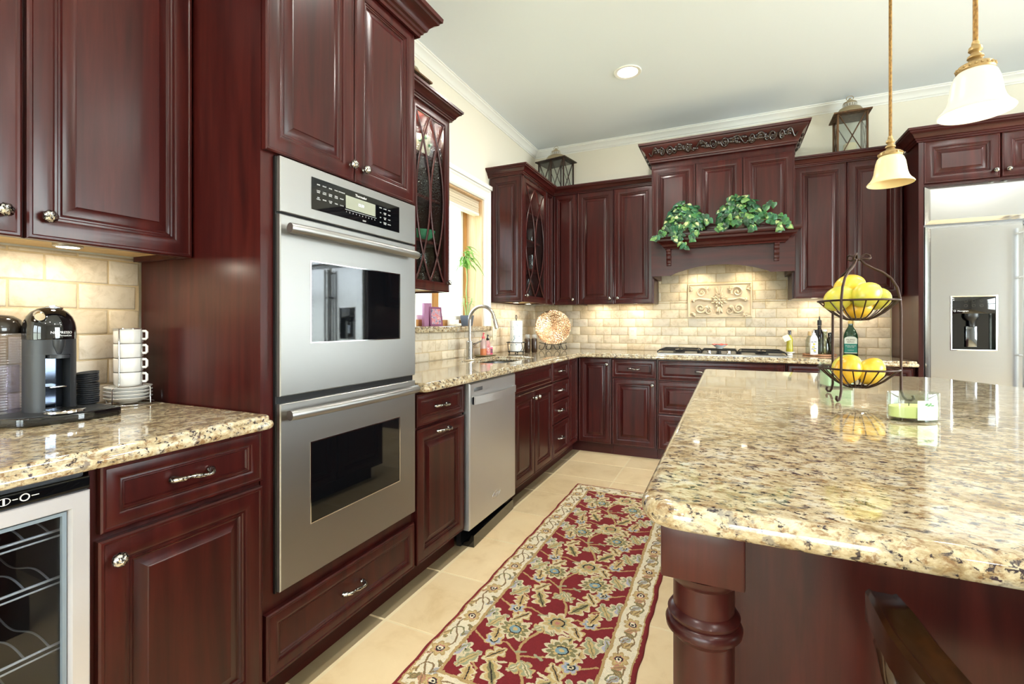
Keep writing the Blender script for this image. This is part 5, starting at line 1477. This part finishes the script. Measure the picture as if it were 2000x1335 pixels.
for k in range(34):
    base = (ra.uniform(-.008, .008), -.03 + ra.uniform(-.012, .01), ra.uniform(.48, .66)); yw = ra.uniform(-2.2, 2.2); blade(b, base, yw, ra.uniform(.11, .21) * (.5 if abs(yw) > 1.9 or yw > .5 else 1), ra.uniform(.010, .015), ra.uniform(.5, 1.1))
for k in range(8): blade(b, (0, ra.uniform(-.04, .06), ra.uniform(.17, .25)), ra.uniform(-2.6, .6), ra.uniform(.06, .12), .006, ra.uniform(.3, .9))
b.build('leaves', BLF, vp_, smooth=60, recalc=False)
o = thing('picture_card', 'small purple framed picture card leaning on the window sill', 'picture', (XW - .060, 2.93, ZW), math.radians(75))
b = B(); b.M = Matrix.Rotation(-.12, 4, 'X'); b.rects(-.06, .06, .001, .145, [(0, .010), (0, 0), (.010, 0), (.012, .002)]); b.build('frame', mat('plum_frame', (126, 72, 104), .4), o)
b = B(); b.M = Matrix.Rotation(-.12, 4, 'X'); b.box(-.045, .045, .0002, .0016, .016, .130); pcm = mat('colour_print', (150, 140, 160), .4); t = NT(pcm)
t.l(t.ramp(t.noise(t.coords((1, 1, 1)), 42, 3), [(.3, (60, 50, 90)), (.45, (180, 160, 176)), (.55, (196, 96, 92)), (.7, (230, 220, 220))]), t.p.inputs['Base Color']); b.build('picture', pcm, o)
o = tag(B().box(-.012, .012, -.045, .045, 0, .17).build('hardback_book', mat('mauve_book', (158, 110, 142), .6), bevel=.002), 'mauve book standing behind the picture card on the window sill', 'book')
o.location = (XW - .105, 2.865, ZW)
o = tag(B().box(-.03, .03, -.05, .05, 0, .022).build('soap_bar', mat('pale_soap', (240, 232, 214), .5), bevel=.006), 'pale soap bar lying on the sill left of the bamboo pot', 'soap')
o.location = (XW - .05, 3.17, ZW)
o = tag(B().box(-.012, .012, -.07, .07, 0, .05).build('napkin_holder', mat('white_wood', (238, 234, 226), .5), bevel=.003), 'low white box on the sill between soap bar and bamboo pot', 'box'); o.location = (XW - .11, 3.24, ZW)

# ------------------------------------------------------------------ coffee nook
cx0, cy0 = -1.715, .652
cm = thing('coffee_machine', 'black capsule coffee machine with a domed head and a ribbed clear water tank', 'coffee machine', (cx0, cy0, ZC), PI / 2)
# local x = towards the oven tower, local -y = towards the aisle
bp = fillet([(-.092, -.108), (.02, -.132), (.118, -.118), (.122, .09), (.06, .125), (-.130, .125), (-.130, -.04)], [.045, .06, .02, .02, .03, .03, .03], 5)
slab('base', [bp], 0, .0225, .004, GLOSSBLACK, cm)
mb = slab('base_mat', [[(p[0] * .92, p[1] * .90) for p in bp]], .0222, .0235, .0004, MATTEBLACK, cm)
R_ = .0545; HB = .2195
na = math.radians(-91)
def colpoly(a1, depth):
    pts = [(R_ * math.cos(na + a), R_ * math.sin(na + a)) for a in [a1 + (2 * PI - 2 * a1) * i / 48 for i in range(49)]]
    e0, e1 = pts[-1], pts[0]
    return pts + [(e0[0] - depth * math.cos(na), e0[1] - depth * math.sin(na)), (e1[0] - depth * math.cos(na), e1[1] - depth * math.sin(na))]
B().prism(colpoly(.50, .045), .0236, .178, 'z').lathe([(R_, .1781), (R_, HB - .0005)], n=56).build('column', MATTEBLACK, cm, smooth=35)
def facing(): q = B(); q.M = Matrix.Rotation(na, 4, 'Z'); return q
facing().box(.0036, .0052, -.0255, .0255, .030, .176).build('bay_mirror', mat('smoke_mirror', (70, 78, 92), .08, 1), cm)
facing().prism([(.0060, -.0235), (.058, -.021), (.064, -.012), (.064, .012), (.058, .021), (.0060, .0235)], .168, .1775).lathe([(.0055, .1795), (.008, .188), (.013, .203), (.014, HB - .001)], (.052, 0, 0), 18).build('spout', MATTEBLACK, cm, smooth=40)
facing().box(.0056, .050, -.018, .018, .088, .0915).build('cup_step', CHROME, cm, bevel=.001)
hd_ = B().lathe([(R_ + .0005, HB), (R_ + .001, HB + .005), (R_ + .0005, HB + .030), (.0525, HB + .046), (.047, HB + .062), (.038, HB + .075), (.026, HB + .084), (.013, HB + .0885), (0, HB + .0895)], n=64).build('head', GLOSSBLACK, cm, smooth=50)
b = B(); b.M = Matrix.Translation((-.030, -.016, HB + .070)) @ Matrix.Rotation(-.25, 4, 'Z') @ Matrix.Rotation(.25, 4, 'X')
b.lathe([(0, -.034), (.0105, -.034), (.012, -.031), (.012, -.012), (.008, .004), (0, .006)], (0, 0, 0), 24, 'y').build('lever', CHROME, hd_, smooth=50)
B().tube([(-.014, -.012, HB + .0875), (.004, -.016, HB + .0895), (.022, -.014, HB + .0855)], [.003, .0042, .003], 10).build('chrome_bar', CHROME, hd_, smooth=50)
def wrap_text(name, body, size, z, a_mid, m, parent):
    o = text(name, body, size, Matrix.Identity(4), m, parent, extrude=.0002)
    for v in o.data.vertices:
        a = a_mid + v.co.x / (R_ + .001); r = R_ + .0013 + v.co.z; zz = z + v.co.y
        v.co = (r * math.cos(a), r * math.sin(a), zz)
    return o
wrap_text('lettering', 'NESPRESSO', .0098, HB + .0185, math.radians(-84), WHITEINK, hd_)
wrap_text('lettering', 'VertuoLine', .0070, HB + .0105, math.radians(-76), WHITEINK, hd_)
tx_, ty_ = -.004, -.092
dt = B().lathe([(.0, .0236), (.036, .0236), (.0395, .026), (.0395, .031), (.037, .033), (0, .033)], (tx_, ty_, 0), 40, squash=(1.12, 1)).build('drip_tray', CHROME, cm, smooth=40)
b = B()
for k in range(9):
    x = -.034 + k * .0085; h = math.sqrt(max(0, .036 ** 2 - (x / 1.12) ** 2)); b.box(tx_ + x - .0020, tx_ + x + .0020, ty_ - h * .9, ty_ + h * .9, .0331, .0334)
b.build('grille_slots', BLACK, dt)
pr = []
for k in range(28): pr += [(.0470, .0300 + k * .0072), (.0495, .0332 + k * .0072), (.0470, .0368 + k * .0072)]
wx_, wy_ = -.082, .068
tank = B().lathe([(0, .0240)] + [(.0495, .0242)] + pr + [(.048, .2360), (0, .2362)], (wx_, wy_, 0), 48).build('water_tank', TEA, cm, smooth=60)
B().lathe([(0, .0245), (.042, .0247), (.042, .150), (0, .1502)], (wx_, wy_, 0), 32).build('water', pane('water_body', (.86, .86, .93), .03, 1.3), cm)
B().lathe([(.0500, .2365), (.0512, .240), (.0505, .252), (.046, .272), (.030, .284), (.0, .287)], (wx_, wy_, 0), 40).build('tank_lid', mat('bronze_black', (46, 40, 34), .12), cm, smooth=45)

grp = 'black plastic coasters stacked beside the coffee machine'
for k in range(15):
    o = B().lathe([(0, 0), (.024, 0), (.0265, .0015), (.0275, .0055), (.0255, .0058), (.0235, .0022), (0, .0020)], n=32).build('coaster', MATTEBLACK, smooth=40)
    tilt = 0 if k < 10 else .09; z = ZC + .0250 + k * .0061 + (.002 if k >= 10 else 0)
    o.location = (-1.742 + (.001 if k < 10 else .0015), .748 + (.0006 * (k % 3)) - (.0 if k < 10 else .001), z)
    o.rotation_euler = (tilt, 0, 0)
    nth = ['lowest', 'second', 'third', 'fourth', 'fifth', 'sixth', 'seventh', 'eighth', 'ninth', 'tenth', 'eleventh', 'twelfth', 'thirteenth', 'fourteenth', 'topmost'][k]
    tag(o, 'black round plastic coaster, %s from the bottom of the stack by the coffee machine' % nth if k not in (0, 14) else 'black round plastic coaster, %s of the stack by the coffee machine' % nth, 'coaster', grp)

qx, qy = -1.778, .872
rk = thing('cup_rack', 'chrome wire rack that holds the stacked white cups and saucers', 'rack', (qx, qy, ZC))
b = B(); WR = .0018
for a in (.5, 2.07, 3.64, 5.21):
    ca, sa = math.cos(a), math.sin(a); b.tube([(.0685 * ca, .0685 * sa, .0035), (.0685 * ca, .0685 * sa, .056), (.056 * ca, .056 * sa, .060), (.0420 * ca, .0420 * sa, .060), (.0412 * ca, .0412 * sa, .070), (.0412 * ca, .0412 * sa, .246)], WR, 6)
b.tube([(.0685 * math.cos(2 * PI * k / 36), .0685 * math.sin(2 * PI * k / 36), .0035) for k in range(36)], WR, 6, True)
b.tube([(.0412 * math.cos(2 * PI * k / 30), .0412 * math.sin(2 * PI * k / 30), .246) for k in range(30)], WR, 6, True)
b.tube([(.0685 * math.cos(a), .0685 * math.sin(a), .0035) for a in (.5, 3.64)], WR, 6).tube([(.0685 * math.cos(a), .0685 * math.sin(a), .0035) for a in (2.07, 5.21)], WR, 6)
b.build('wire_frame', CHROME, rk, smooth=60)
for k in range(4):
    o = tag(B().lathe([(.026, 0), (.028, .002), (.038, .005), (.056, .014), (.0635, .0195), (.0628, .0205), (.055, .0165), (.032, .0075), (.0, .0065)], n=44).build('saucer', WHITECER, smooth=45),
            ['lowest white saucer of the stack in the wire rack', 'second white saucer from the bottom in the wire rack', 'third white saucer from the bottom in the wire rack', 'top white saucer, directly below the stacked cups'][k], 'saucer', 'white saucers in the wire rack')
    o.location = (qx, qy, ZC + .0058 + k * .0112)
for k in range(4):
    o = thing('espresso_cup', ['lowest white espresso cup of the stack in the wire rack', 'second white espresso cup from the bottom of the stack', 'third white espresso cup from the bottom of the stack', 'topmost white espresso cup of the stack in the wire rack'][k], 'cup', (qx, qy, ZC + .0590 + k * .0462), 0, 'stacked white espresso cups')
    B().lathe([(0, 0), (.022, 0), (.024, .001), (.034, .005), (.0378, .010), (.0388, .0445), (.0382, .0455), (.0366, .044), (.0355, .012), (.0, .006)] if k == 0 else [(0, 0), (.034, 0), (.0372, .002), (.0384, .006), (.0388, .0445), (.0382, .0455), (.0366, .044), (.0355, .008), (.0, .005)], n=44).build('bowl', WHITECER, o, smooth=40)
    B().tube([(.0375, 0, .040), (.050, 0, .0405), (.0535, 0, .037), (.0535, 0, .018), (.050, 0, .0145), (.0375, 0, .015)], .0042, 8).build('handle', WHITECER, o, smooth=60)
    o.rotation_euler = (0, 0, .62)

# ------------------------------------------------------------------ glassware and china inside the glass cabinets
CG = pane('cabinet_glassware', (.88, .90, .90), .03, 1.7)
def tumbler(x, y, z, h, r, label, grp):
    o = tag(B().lathe([(0, 0), (r * .82, 0), (r, h), (r * .95, h), (r * .78, .006), (0, .006)], n=20).build('tumbler', CG, smooth=40), label, 'glass', grp); o.location = (x, y, z)
def goblet(x, y, z, h, r, label, grp):
    o = tag(B().lathe([(r * .8, 0), (r * .8, .002), (.006, .006), (.004, .02), (.004, h * .42), (.012, h * .46), (r * .9, h * .62), (r, h * .8), (r * .85, h), (r * .80, h), (r * .93, h * .8), (r * .8, h * .63), (0, h * .48)], n=20).build('wine_glass', CG, smooth=40), label, 'glass', grp); o.location = (x, y, z)
xs = XU - .10
S0 = 1.372 + .0335; S1 = 1.66 + .0185; S2 = 1.92 + .0185; S3 = 2.17 + .0185
g = 'glasses in the cabinet left of the sink window'
for k, y in enumerate((2.14, 2.25, 2.36, 2.44)):
    goblet(xs - .05 * (k % 2), y, S0, .20, .036, 'wine glass on the bottom shelf of the glass cabinet beside the oven tower', 'wine glasses on the bottom shelf beside the tower')
for k, y in enumerate((2.16, 2.27, 2.40)):
    tumbler(xs - .04 * (k % 2), y, S2, .13, .036, 'clear tumbler on the third shelf of the glass cabinet beside the oven tower', 'tumblers on the third shelf beside the tower')
o = tag(B().lathe([(0, 0), (.05, 0), (.09, .03), (.10, .06), (.095, .06), (.08, .03), (.0, .008)], n=28).build('serving_bowl', mat('green_bowl', (70, 150, 110), .2), smooth=40), 'green ceramic bowl on the second shelf of the glass cabinet beside the tower', 'bowl'); o.location = (xs - .03, 2.36, S1)
o = tag(B().lathe([(0, 0), (.045, 0), (.085, .012), (.092, .022), (.088, .022), (.0, .006)], n=28).build('small_plate', mat('yellow_dish', (224, 204, 120), .25), smooth=40), 'yellow dish on the second shelf of the glass cabinet beside the tower', 'dish'); o.location = (xs - .03, 2.17, S1)
for k, (y, r) in enumerate(((2.20, .060), (2.38, .066))):
    o = tag(B().lathe([(0, 0), (r * .7, 0), (r, .05), (r * 1.02, .13), (r * .96, .13), (r * .9, .05), (0, .01)], n=28).build('painted_jar', mat('cream_jar', (236, 226, 196), .2), smooth=40), ('cream painted jar at the top of the glass cabinet, nearer the tower', 'cream painted jar at the top of the glass cabinet, nearer the window')[k], 'jar'); o.location = (xs - .04, y, S3)
    b = B()
    for q in range(7):
        a = -1.4 + q * .5; b.ball((r * 1.02 * math.cos(a), r * 1.02 * math.sin(a), .07 + .02 * (q % 3)), .012, .012, .010, 8, 6)
    b.build('painted_fruit', mat('leaf_print', (96, 150, 92), .5), o)
for k, y in enumerate((3.80, 3.92, 4.05)):
    goblet(xs - .04 * (k % 2), y, S0, .19, .034, 'wine glass on the bottom shelf of the glass cabinet right of the window', 'wine glasses on the bottom shelf right of the window')
    tumbler(xs - .05 * (k % 2), y + .03, S1, .14, .036, 'tall tumbler on the second shelf of the glass cabinet right of the window', 'tumblers on the second shelf right of the window')
    tumbler(xs - .04 * (k % 2), y + .02, S2, .12, .040, 'wide tumbler on the third shelf of the glass cabinet right of the window', 'tumblers on the third shelf right of the window')

# ------------------------------------------------------------------ ivy on the mantel
GREENS = [(18, 52, 28), (24, 66, 36), (34, 82, 40), (52, 100, 46), (28, 78, 54), (88, 124, 62), (22, 60, 32), (40, 92, 60)]
def ivy(name, label, cx, cy, cz, wx, hz, n, seed, trails):
    ra = random.Random(seed)
    o = thing(name, label, 'potted plant', (cx, cy, cz), 0, None)
    bk = B().lathe([(0, 0), (.050, 0), (.056, .004), (.072, .075), (.074, .082), (.066, .082), (.050, .01), (0, .01)], n=26).build('basket', mat('wicker_brown', (58, 38, 24), .75), o, smooth=40)
    b = B(); tint = []; sb = B()
    shp = [(0, 0), (.30, -.20), (.52, -.02), (.50, .30), (.30, .62), (.0, 1.0), (-.30, .62), (-.50, .30), (-.52, -.02), (-.30, -.20)]
    def leaf(p, out, s):
        nrm = (Vector(out) + Vector((ra.uniform(-.7, .7), ra.uniform(-.9, .1) - .35, ra.uniform(-.2, .7)))).normalized()
        tip = Vector((ra.uniform(-.8, .8) + out[0] * .5, ra.uniform(-.5, .2), -.75 + ra.uniform(-.2, .6)))
        tip = (tip - nrm * tip.dot(nrm)); tip = tip.normalized() if tip.length > .05 else nrm.orthogonal().normalized()
        sd = nrm.cross(tip).normalized(); P = Vector(p)
        c = lin(ra.choice(GREENS)); c2 = tuple(min(1, q * 1.4 + .006) for q in c)
        if ra.random() < .20: c, c2 = lin(ra.choice([(150, 166, 104), (184, 186, 136), (120, 150, 84)])), c
        vs = []; 
        for u, v in shp: vs.append(P + sd * u * s + tip * v * s - nrm * (abs(u) * .30 * s + .25 * v * v * s))
        for u, v in shp: vs.append(P + sd * u * s * .62 + tip * (v * .62 + .12) * s - nrm * (abs(u) * .16 * s + .10 * v * s) + nrm * .0006)
        mid = [P, P + tip * s * .45 - nrm * .03 * s]
        k = 10
        vs += [P + tip * .35 * s + nrm * .001]
        fs = [(i, (i + 1) % k, k + (i + 1) % k, k + i) for i in range(k)] + [(k + i, k + (i + 1) % k, 2 * k) for i in range(k)]
        b.add([tuple(v) for v in vs], fs); tint.extend([c2] * k + [c] * k)
    for i in range(n):
        th = ra.uniform(0, 2 * PI); ph = math.acos(ra.uniform(-.15, 1)); q = ra.uniform(.72, 1.0)
        d = Vector((math.sin(ph) * math.cos(th), math.sin(ph) * math.sin(th), math.cos(ph)))
        p = (d.x * wx * q, max(-.085, min(.07, d.y * .085 * q)), .055 + max(-.01, d.z) * hz * q)
        leaf(p, (d.x, d.y, d.z), ra.uniform(.030, .056))
        if i % 5 == 0: sb.tube([(p[0] * .2, p[1] * .2, .06), (p[0] * .65, p[1] * .7, p[2] * .85), p], .0016, 5)
    for pts in trails:
        sb.tube(pts, .0018, 5)
        for i in range(len(pts) * 4):
            f = i / (len(pts) * 4) * (len(pts) - 1); k = int(f); p = Vector(pts[k]).lerp(Vector(pts[min(k + 1, len(pts) - 1)]), f - k)
            leaf((p.x + ra.uniform(-.02, .02), p.y - .004, p.z + ra.uniform(-.012, .02)), (ra.uniform(-.3, .3), -1, .2), ra.uniform(.028, .052))
    f = b.build('ivy_leaves', LEAFM, o, smooth=60, recalc=False); set_tint(f, tint)
    sb.build('stems', mat('ivy_stem', (110, 120, 70), .5), o, smooth=60)
    return o
SZ = 1.918
ivy('ivy_plant', 'variegated trailing ivy at the left end of the hood mantel', -.325, 4.105, SZ, .160, .215, 300, 21,
    [[(-.12, -.04, .06), (-.16, -.075, .01), (-.20, -.090, -.03), (-.225, -.095, -.035)], [(-.02, -.05, .04), (-.02, -.085, -.02), (.0, -.095, -.09), (.01, -.097, -.14)], [(.06, -.05, .05), (.075, -.085, -.02), (.06, -.095, -.075)], [(-.06, -.05, .05), (-.07, -.09, -.01), (-.05, -.097, -.05)], [(.12, 0, .1), (.17, -.02, .12), (.20, -.03, .075)]])
ivy('ivy_plant', 'green trailing ivy at the right end of the hood mantel', .085, 4.11, SZ, .170, .225, 300, 34,
    [[(.14, -.03, .09), (.21, -.06, .09), (.27, -.08, .07), (.31, -.09, .03), (.33, -.092, -.03)], [(.10, -.05, .06), (.20, -.07, .05), (.26, -.09, .02), (.30, -.095, -.05)], [(.12, 0, .12), (.19, -.02, .16), (.235, -.02, .20)], [(-.08, -.04, .05), (-.13, -.07, .03), (-.15, -.09, .0)], [(.07, -.05, .04), (.09, -.09, -.02)], [(-.02, 0, .2), (-.06, 0, .245), (-.04, 0, .275)]])

# ------------------------------------------------------------------ runner rug
def rug():
    x0, x1, y0, y1 = -.998, -.272, 1.220, 3.328
    w, L_ = x1 - x0, y1 - y0; cell = .0027
    nx, ny = int(w / cell), int(L_ / cell)
    X, Y = np.meshgrid((np.arange(nx) + .5) / nx * w, (np.arange(ny) + .5) / ny * L_)     # metres from the near-left corner
    ra = np.random.RandomState(5)
    def nz(s, seed):    # smooth noise by bilinear lookup of a random lattice
        r = np.random.RandomState(seed); g = r.rand(int(L_ / s) + 3, int(w / s) + 3); u, v = X / s, Y / s
        i, j = v.astype(int), u.astype(int); fu, fv = u - j, v - i
        return (g[i, j] * (1 - fu) + g[i, j + 1] * fu) * (1 - fv) + (g[i + 1, j] * (1 - fu) + g[i + 1, j + 1] * fu) * fv
    jx = (nz(.012, 1) - .5) * .006; jy = (nz(.012, 2) - .5) * .006
    XX, YY = X + jx, Y + jy
    C = {k: np.array(lin(v), np.float32) for k, v in dict(red=(128, 30, 36), dred=(112, 24, 32), cream=(232, 220, 192), tan=(188, 156, 104), gold=(206, 178, 122), olive=(134, 126, 86), sage=(164, 164, 130),
                                                          blue=(132, 162, 172), lilac=(180, 176, 190), pink=(196, 128, 112), black=(34, 26, 26), brown=(140, 112, 76), pale=(220, 206, 170)).items()}
    img = np.zeros((ny, nx, 3), np.float32)
    edge = np.minimum(np.minimum(X, w - X), np.minimum(Y, L_ - Y)); ej = np.minimum(np.minimum(XX, w - XX), np.minimum(YY, L_ - YY))
    BW = .120
    img[:] = C['red']
    def put(m, c): img[m] = C[c]
    put(ej > .016, 'tan'); put(ej > .022, 'cream'); put(ej > BW - .012, 'tan'); put(ej > BW, 'red')
    FIELD = ej > BW + .001; BORD = (ej > .024) & (ej < BW - .013)
    def rot(cx, cy, a):
        c, s = math.cos(a), math.sin(a); dx, dy = XX - cx, YY - cy; return dx * c + dy * s, -dx * s + dy * c
    def leaf(cx, cy, a, L, wd, lobes, cols, zone):
        if zone is FIELD: L, wd = L * 1.22, wd * 1.38
        else: L, wd = L * 1.15, wd * 1.3
        u, v = rot(cx, cy, a); t = np.clip(u / L, 0, 1)
        prof = wd * np.sin(np.pi * np.clip(t, 0.0, 1)) ** .7 * (1 - .35 * t) * (1 + .75 * np.abs(np.cos(lobes * np.pi * t + .3)) - .48)
        inside = (u > 0) & (u < L) & zone
        av = np.abs(v)
        put(inside & (av < prof), cols[0]); put(inside & (av < prof * .68), cols[1]); put(inside & (av < prof * .32) & (t < .85), cols[2])
        put(inside & (av < .0022) & (t < .8) & (t > .1), cols[3])
    def flower(cx, cy, R, n, a, cols, zone, sq=1.0):
        u, v = rot(cx, cy, a); v = v / sq; r = np.hypot(u, v); th = np.arctan2(v, u)
        R = R * (1.08 if zone is FIELD else 1.12); pr = R * (.66 + .34 * np.abs(np.cos(n * th / 2)))
        put((r < pr) & zone, cols[0]); put((r < pr * .78) & zone, cols[1]); put((r < pr * .52) & zone, cols[2])
        rr = R * .34; put((r < rr) & zone, cols[3]); put((np.abs(r - rr) < .0028) & zone & (np.abs(th) < 2.3), 'black'); put((r < R * .14) & zone, cols[4])
    def line(pts, wd, c, zone):
        m = np.zeros((ny, nx), bool)
        for (ax, ay), (bx, by) in zip(pts[:-1], pts[1:]):
            dx, dy = bx - ax, by - ay; q = dx * dx + dy * dy + 1e-9
            lo, hi = max(0, int((min(ay, by) - .02) / L_ * ny)), min(ny, int((max(ay, by) + .02) / L_ * ny) + 1)
            xs, ys = XX[lo:hi], YY[lo:hi]
            t = np.clip(((xs - ax) * dx + (ys - ay) * dy) / q, 0, 1)
            m[lo:hi] |= np.hypot(xs - ax - t * dx, ys - ay - t * dy) < wd
        put(m & zone, c)
    mx = w / 2; P = .46
    def wave(y): return mx + .045 * math.sin(2 * PI * y / P)
    line([(wave(y), y) for y in np.arange(BW, L_ - BW, .015)], .0055, 'tan', FIELD)
    k = 0; y = BW - .06
    while y < L_:
        s = 1 if k % 2 == 0 else -1
        # side branches, mirrored with a half-step slip
        for q in (-1, 1):
            line([(wave(y), y), (mx + q * .10, y + .05), (mx + q * .17, y + .02), (mx + q * .235, y + .06)], .0040, 'tan', FIELD)
            line([(mx + q * .12, y + .04), (mx + q * .14, y + .12), (mx + q * .20, y + .16)], .0036, 'tan', FIELD)
            leaf(mx + q * .055, y + .075, PI / 2 - q * .55, .105, .030, 3, ('pale', 'gold', 'olive', 'black'), FIELD)
            leaf(mx + q * .215, y + .10, PI / 2 + q * .5, .095, .028, 3, ('pale', 'sage', 'gold', 'olive'), FIELD)
            leaf(mx + q * .085, y + .020, -PI / 2 + q * .6, .085, .026, 3, ('gold', 'pale', 'tan', 'black'), FIELD)
            leaf(mx + q * .225, y - .02, (0 if q > 0 else PI) - q * 1.1, .08, .024, 2, ('pale', 'lilac', 'sage', 'olive'), FIELD)
            flower(mx + q * .150, y + .035 + .010 * s * q, .036, 6, .3 * q, ('gold', 'lilac', 'blue', 'pale', 'black'), FIELD)
            flower(mx + q * .238, y + .185, .046, 7, .9 * q, ('pale', 'sage', 'olive', 'lilac', 'blue'), FIELD)
            leaf(mx + q * .165, y + .125, -PI / 2 - q * .2, .075, .024, 3, ('pale', 'gold', 'tan', 'black'), FIELD)
            leaf(mx + q * .045, y + .150, PI / 2 + q * .75, .075, .022, 3, ('gold', 'sage', 'pale', 'olive'), FIELD)
            line([(mx + q * .06, y + .185), (mx + q * .09, y + .175), (mx + q * .115, y + .19)], .0055, 'pale', FIELD)
            line([(mx + q * .02, y + .03), (mx + q * .05, y + .015)], .0055, 'sage', FIELD)
        if k % 2 == 0:
            flower(wave(y) , y, .064, 9, PI / 2, ('pale', 'gold', 'sage', 'tan', 'pink'), FIELD, 1.12)
        else:
            flower(mx + .098, y + .09, .068, 10, .4, ('pale', 'olive', 'gold', 'blue', 'gold'), FIELD, .86); flower(mx - .105, y + .13, .068, 10, -.4, ('pale', 'olive', 'gold', 'blue', 'gold'), FIELD, .86)
        y += .23; k += 1
    # border: scrolling vine with palmettes
    def border(fn, length):
        n = max(2, round(length / .21)); st_ = length / n
        line([fn(t, .012 * 1.9 * math.sin(2 * PI * t / st_)) for t in np.arange(0, length, .006)], .0032, 'brown', BORD)
        for i in range(n + 1):
            t = i * st_; sgn = 1 if i % 2 == 0 else -1
            x, y_ = fn(t, .004 * sgn); x2, y2 = fn(t + .01, .004 * sgn); a = math.atan2(y2 - y_, x2 - x)
            flower(x, y_, .036, 7, a + (0 if sgn > 0 else PI), ('tan', 'gold', 'pink', 'cream', 'black'), BORD, .9)
            for d, o, rr, cc in ((.058, -.020, .9, ('brown', 'tan', 'brown', 'olive')), (-.052, .020, -2.2, ('olive', 'brown', 'tan', 'olive')), (.090, .022, -.7, ('lilac', 'sage', 'lilac', 'brown')), (.105, -.022, 2.5, ('tan', 'gold', 'tan', 'brown')), (-.030, -.026, 2.0, ('pink', 'tan', 'pink', 'brown'))):
                lx, ly = fn(t + d, o); leaf(lx, ly, a + rr, .046, .011, 1.5, cc, BORD)
            c_, d_ = fn(t + .105, 0)
            line([fn(t + .105 + .030 * math.cos(q), .026 * math.sin(q)) for q in np.arange(-2.4, 1.9, .3)], .0030, 'olive' if i % 2 else 'brown', BORD)
    m_ = BW / 2 + .004
    border(lambda t, o: (m_ + o, t), L_); border(lambda t, o: (w - m_ - o, t), L_)
    border(lambda t, o: (BW + t, m_ + o), w - 2 * BW); border(lambda t, o: (BW + t, L_ - m_ - o), w - 2 * BW)
    img *= (.86 + .28 * nz(.02, 7) * .5 + .22 * ra.rand(ny, nx))[..., None] * .98
    H = .0095 + .0006 * ra.rand(ny + 1, nx + 1)
    # gently rounded edge and the faintest waviness of a hand-tufted edge
    gx, gy = np.meshgrid(np.arange(nx + 1) / nx, np.arange(ny + 1) / ny)
    e = np.minimum(np.minimum(gx, 1 - gx) * w, np.minimum(gy, 1 - gy) * L_); H *= np.clip(.35 + e / .010, 0, 1)
    wob = .0022 * np.sin(gy * L_ * 21) + .0016 * np.sin(gy * L_ * 47 + 1)
    co = np.empty(((ny + 1) * (nx + 1), 3), np.float32)
    co[:, 0] = (x0 + gx * w + wob * np.cos(np.pi * gx)).ravel(); co[:, 1] = (y0 + gy * L_).ravel(); co[:, 2] = H.ravel()
    idx = (np.arange(ny)[:, None] * (nx + 1) + np.arange(nx)[None, :]).ravel()
    quads = np.stack([idx, idx + 1, idx + nx + 2, idx + nx + 1], 1).astype(np.int32)
    # skirt round the edge down to the floor
    ring = np.concatenate([np.arange(nx + 1), np.arange(1, ny + 1) * (nx + 1) + nx, ny * (nx + 1) + np.arange(nx - 1, -1, -1), np.arange(ny - 1, 0, -1) * (nx + 1)])
    low = co[ring].copy(); low[:, 2] = .0006
    k0 = len(co); R = len(ring); nxt = (np.arange(R) + 1) % R
    sk_ = np.stack([ring[nxt], ring, k0 + np.arange(R), k0 + nxt], 1).astype(np.int32)
    V = np.concatenate([co, low]); Q = np.concatenate([quads, sk_])
    me = bpy.data.meshes.new('rug'); me.vertices.add(len(V)); me.vertices.foreach_set('co', V.ravel())
    me.loops.add(Q.size); me.loops.foreach_set('vertex_index', Q.ravel().astype(np.int32))
    me.polygons.add(len(Q)); me.polygons.foreach_set('loop_start', (np.arange(len(Q)) * 4).astype(np.int32)); me.polygons.foreach_set('loop_total', np.full(len(Q), 4, np.int32))
    me.update(calc_edges=True); me.validate()
    a = me.color_attributes.new('tint', 'FLOAT_COLOR', 'CORNER'); cols = np.ones((len(Q), 4), np.float32); cols[:, :3] = C['dred']; cols[:ny * nx, :3] = img.reshape(-1, 3)
    a.data.foreach_set('color', np.repeat(cols, 4, 0).ravel())
    me.materials.append(RUGM)
    o = bpy.data.objects.new('runner_rug', me); COL.objects.link(o)
    return tag(o, 'red and cream floral runner rug on the stone floor in front of the dishwasher', 'rug')
rug()
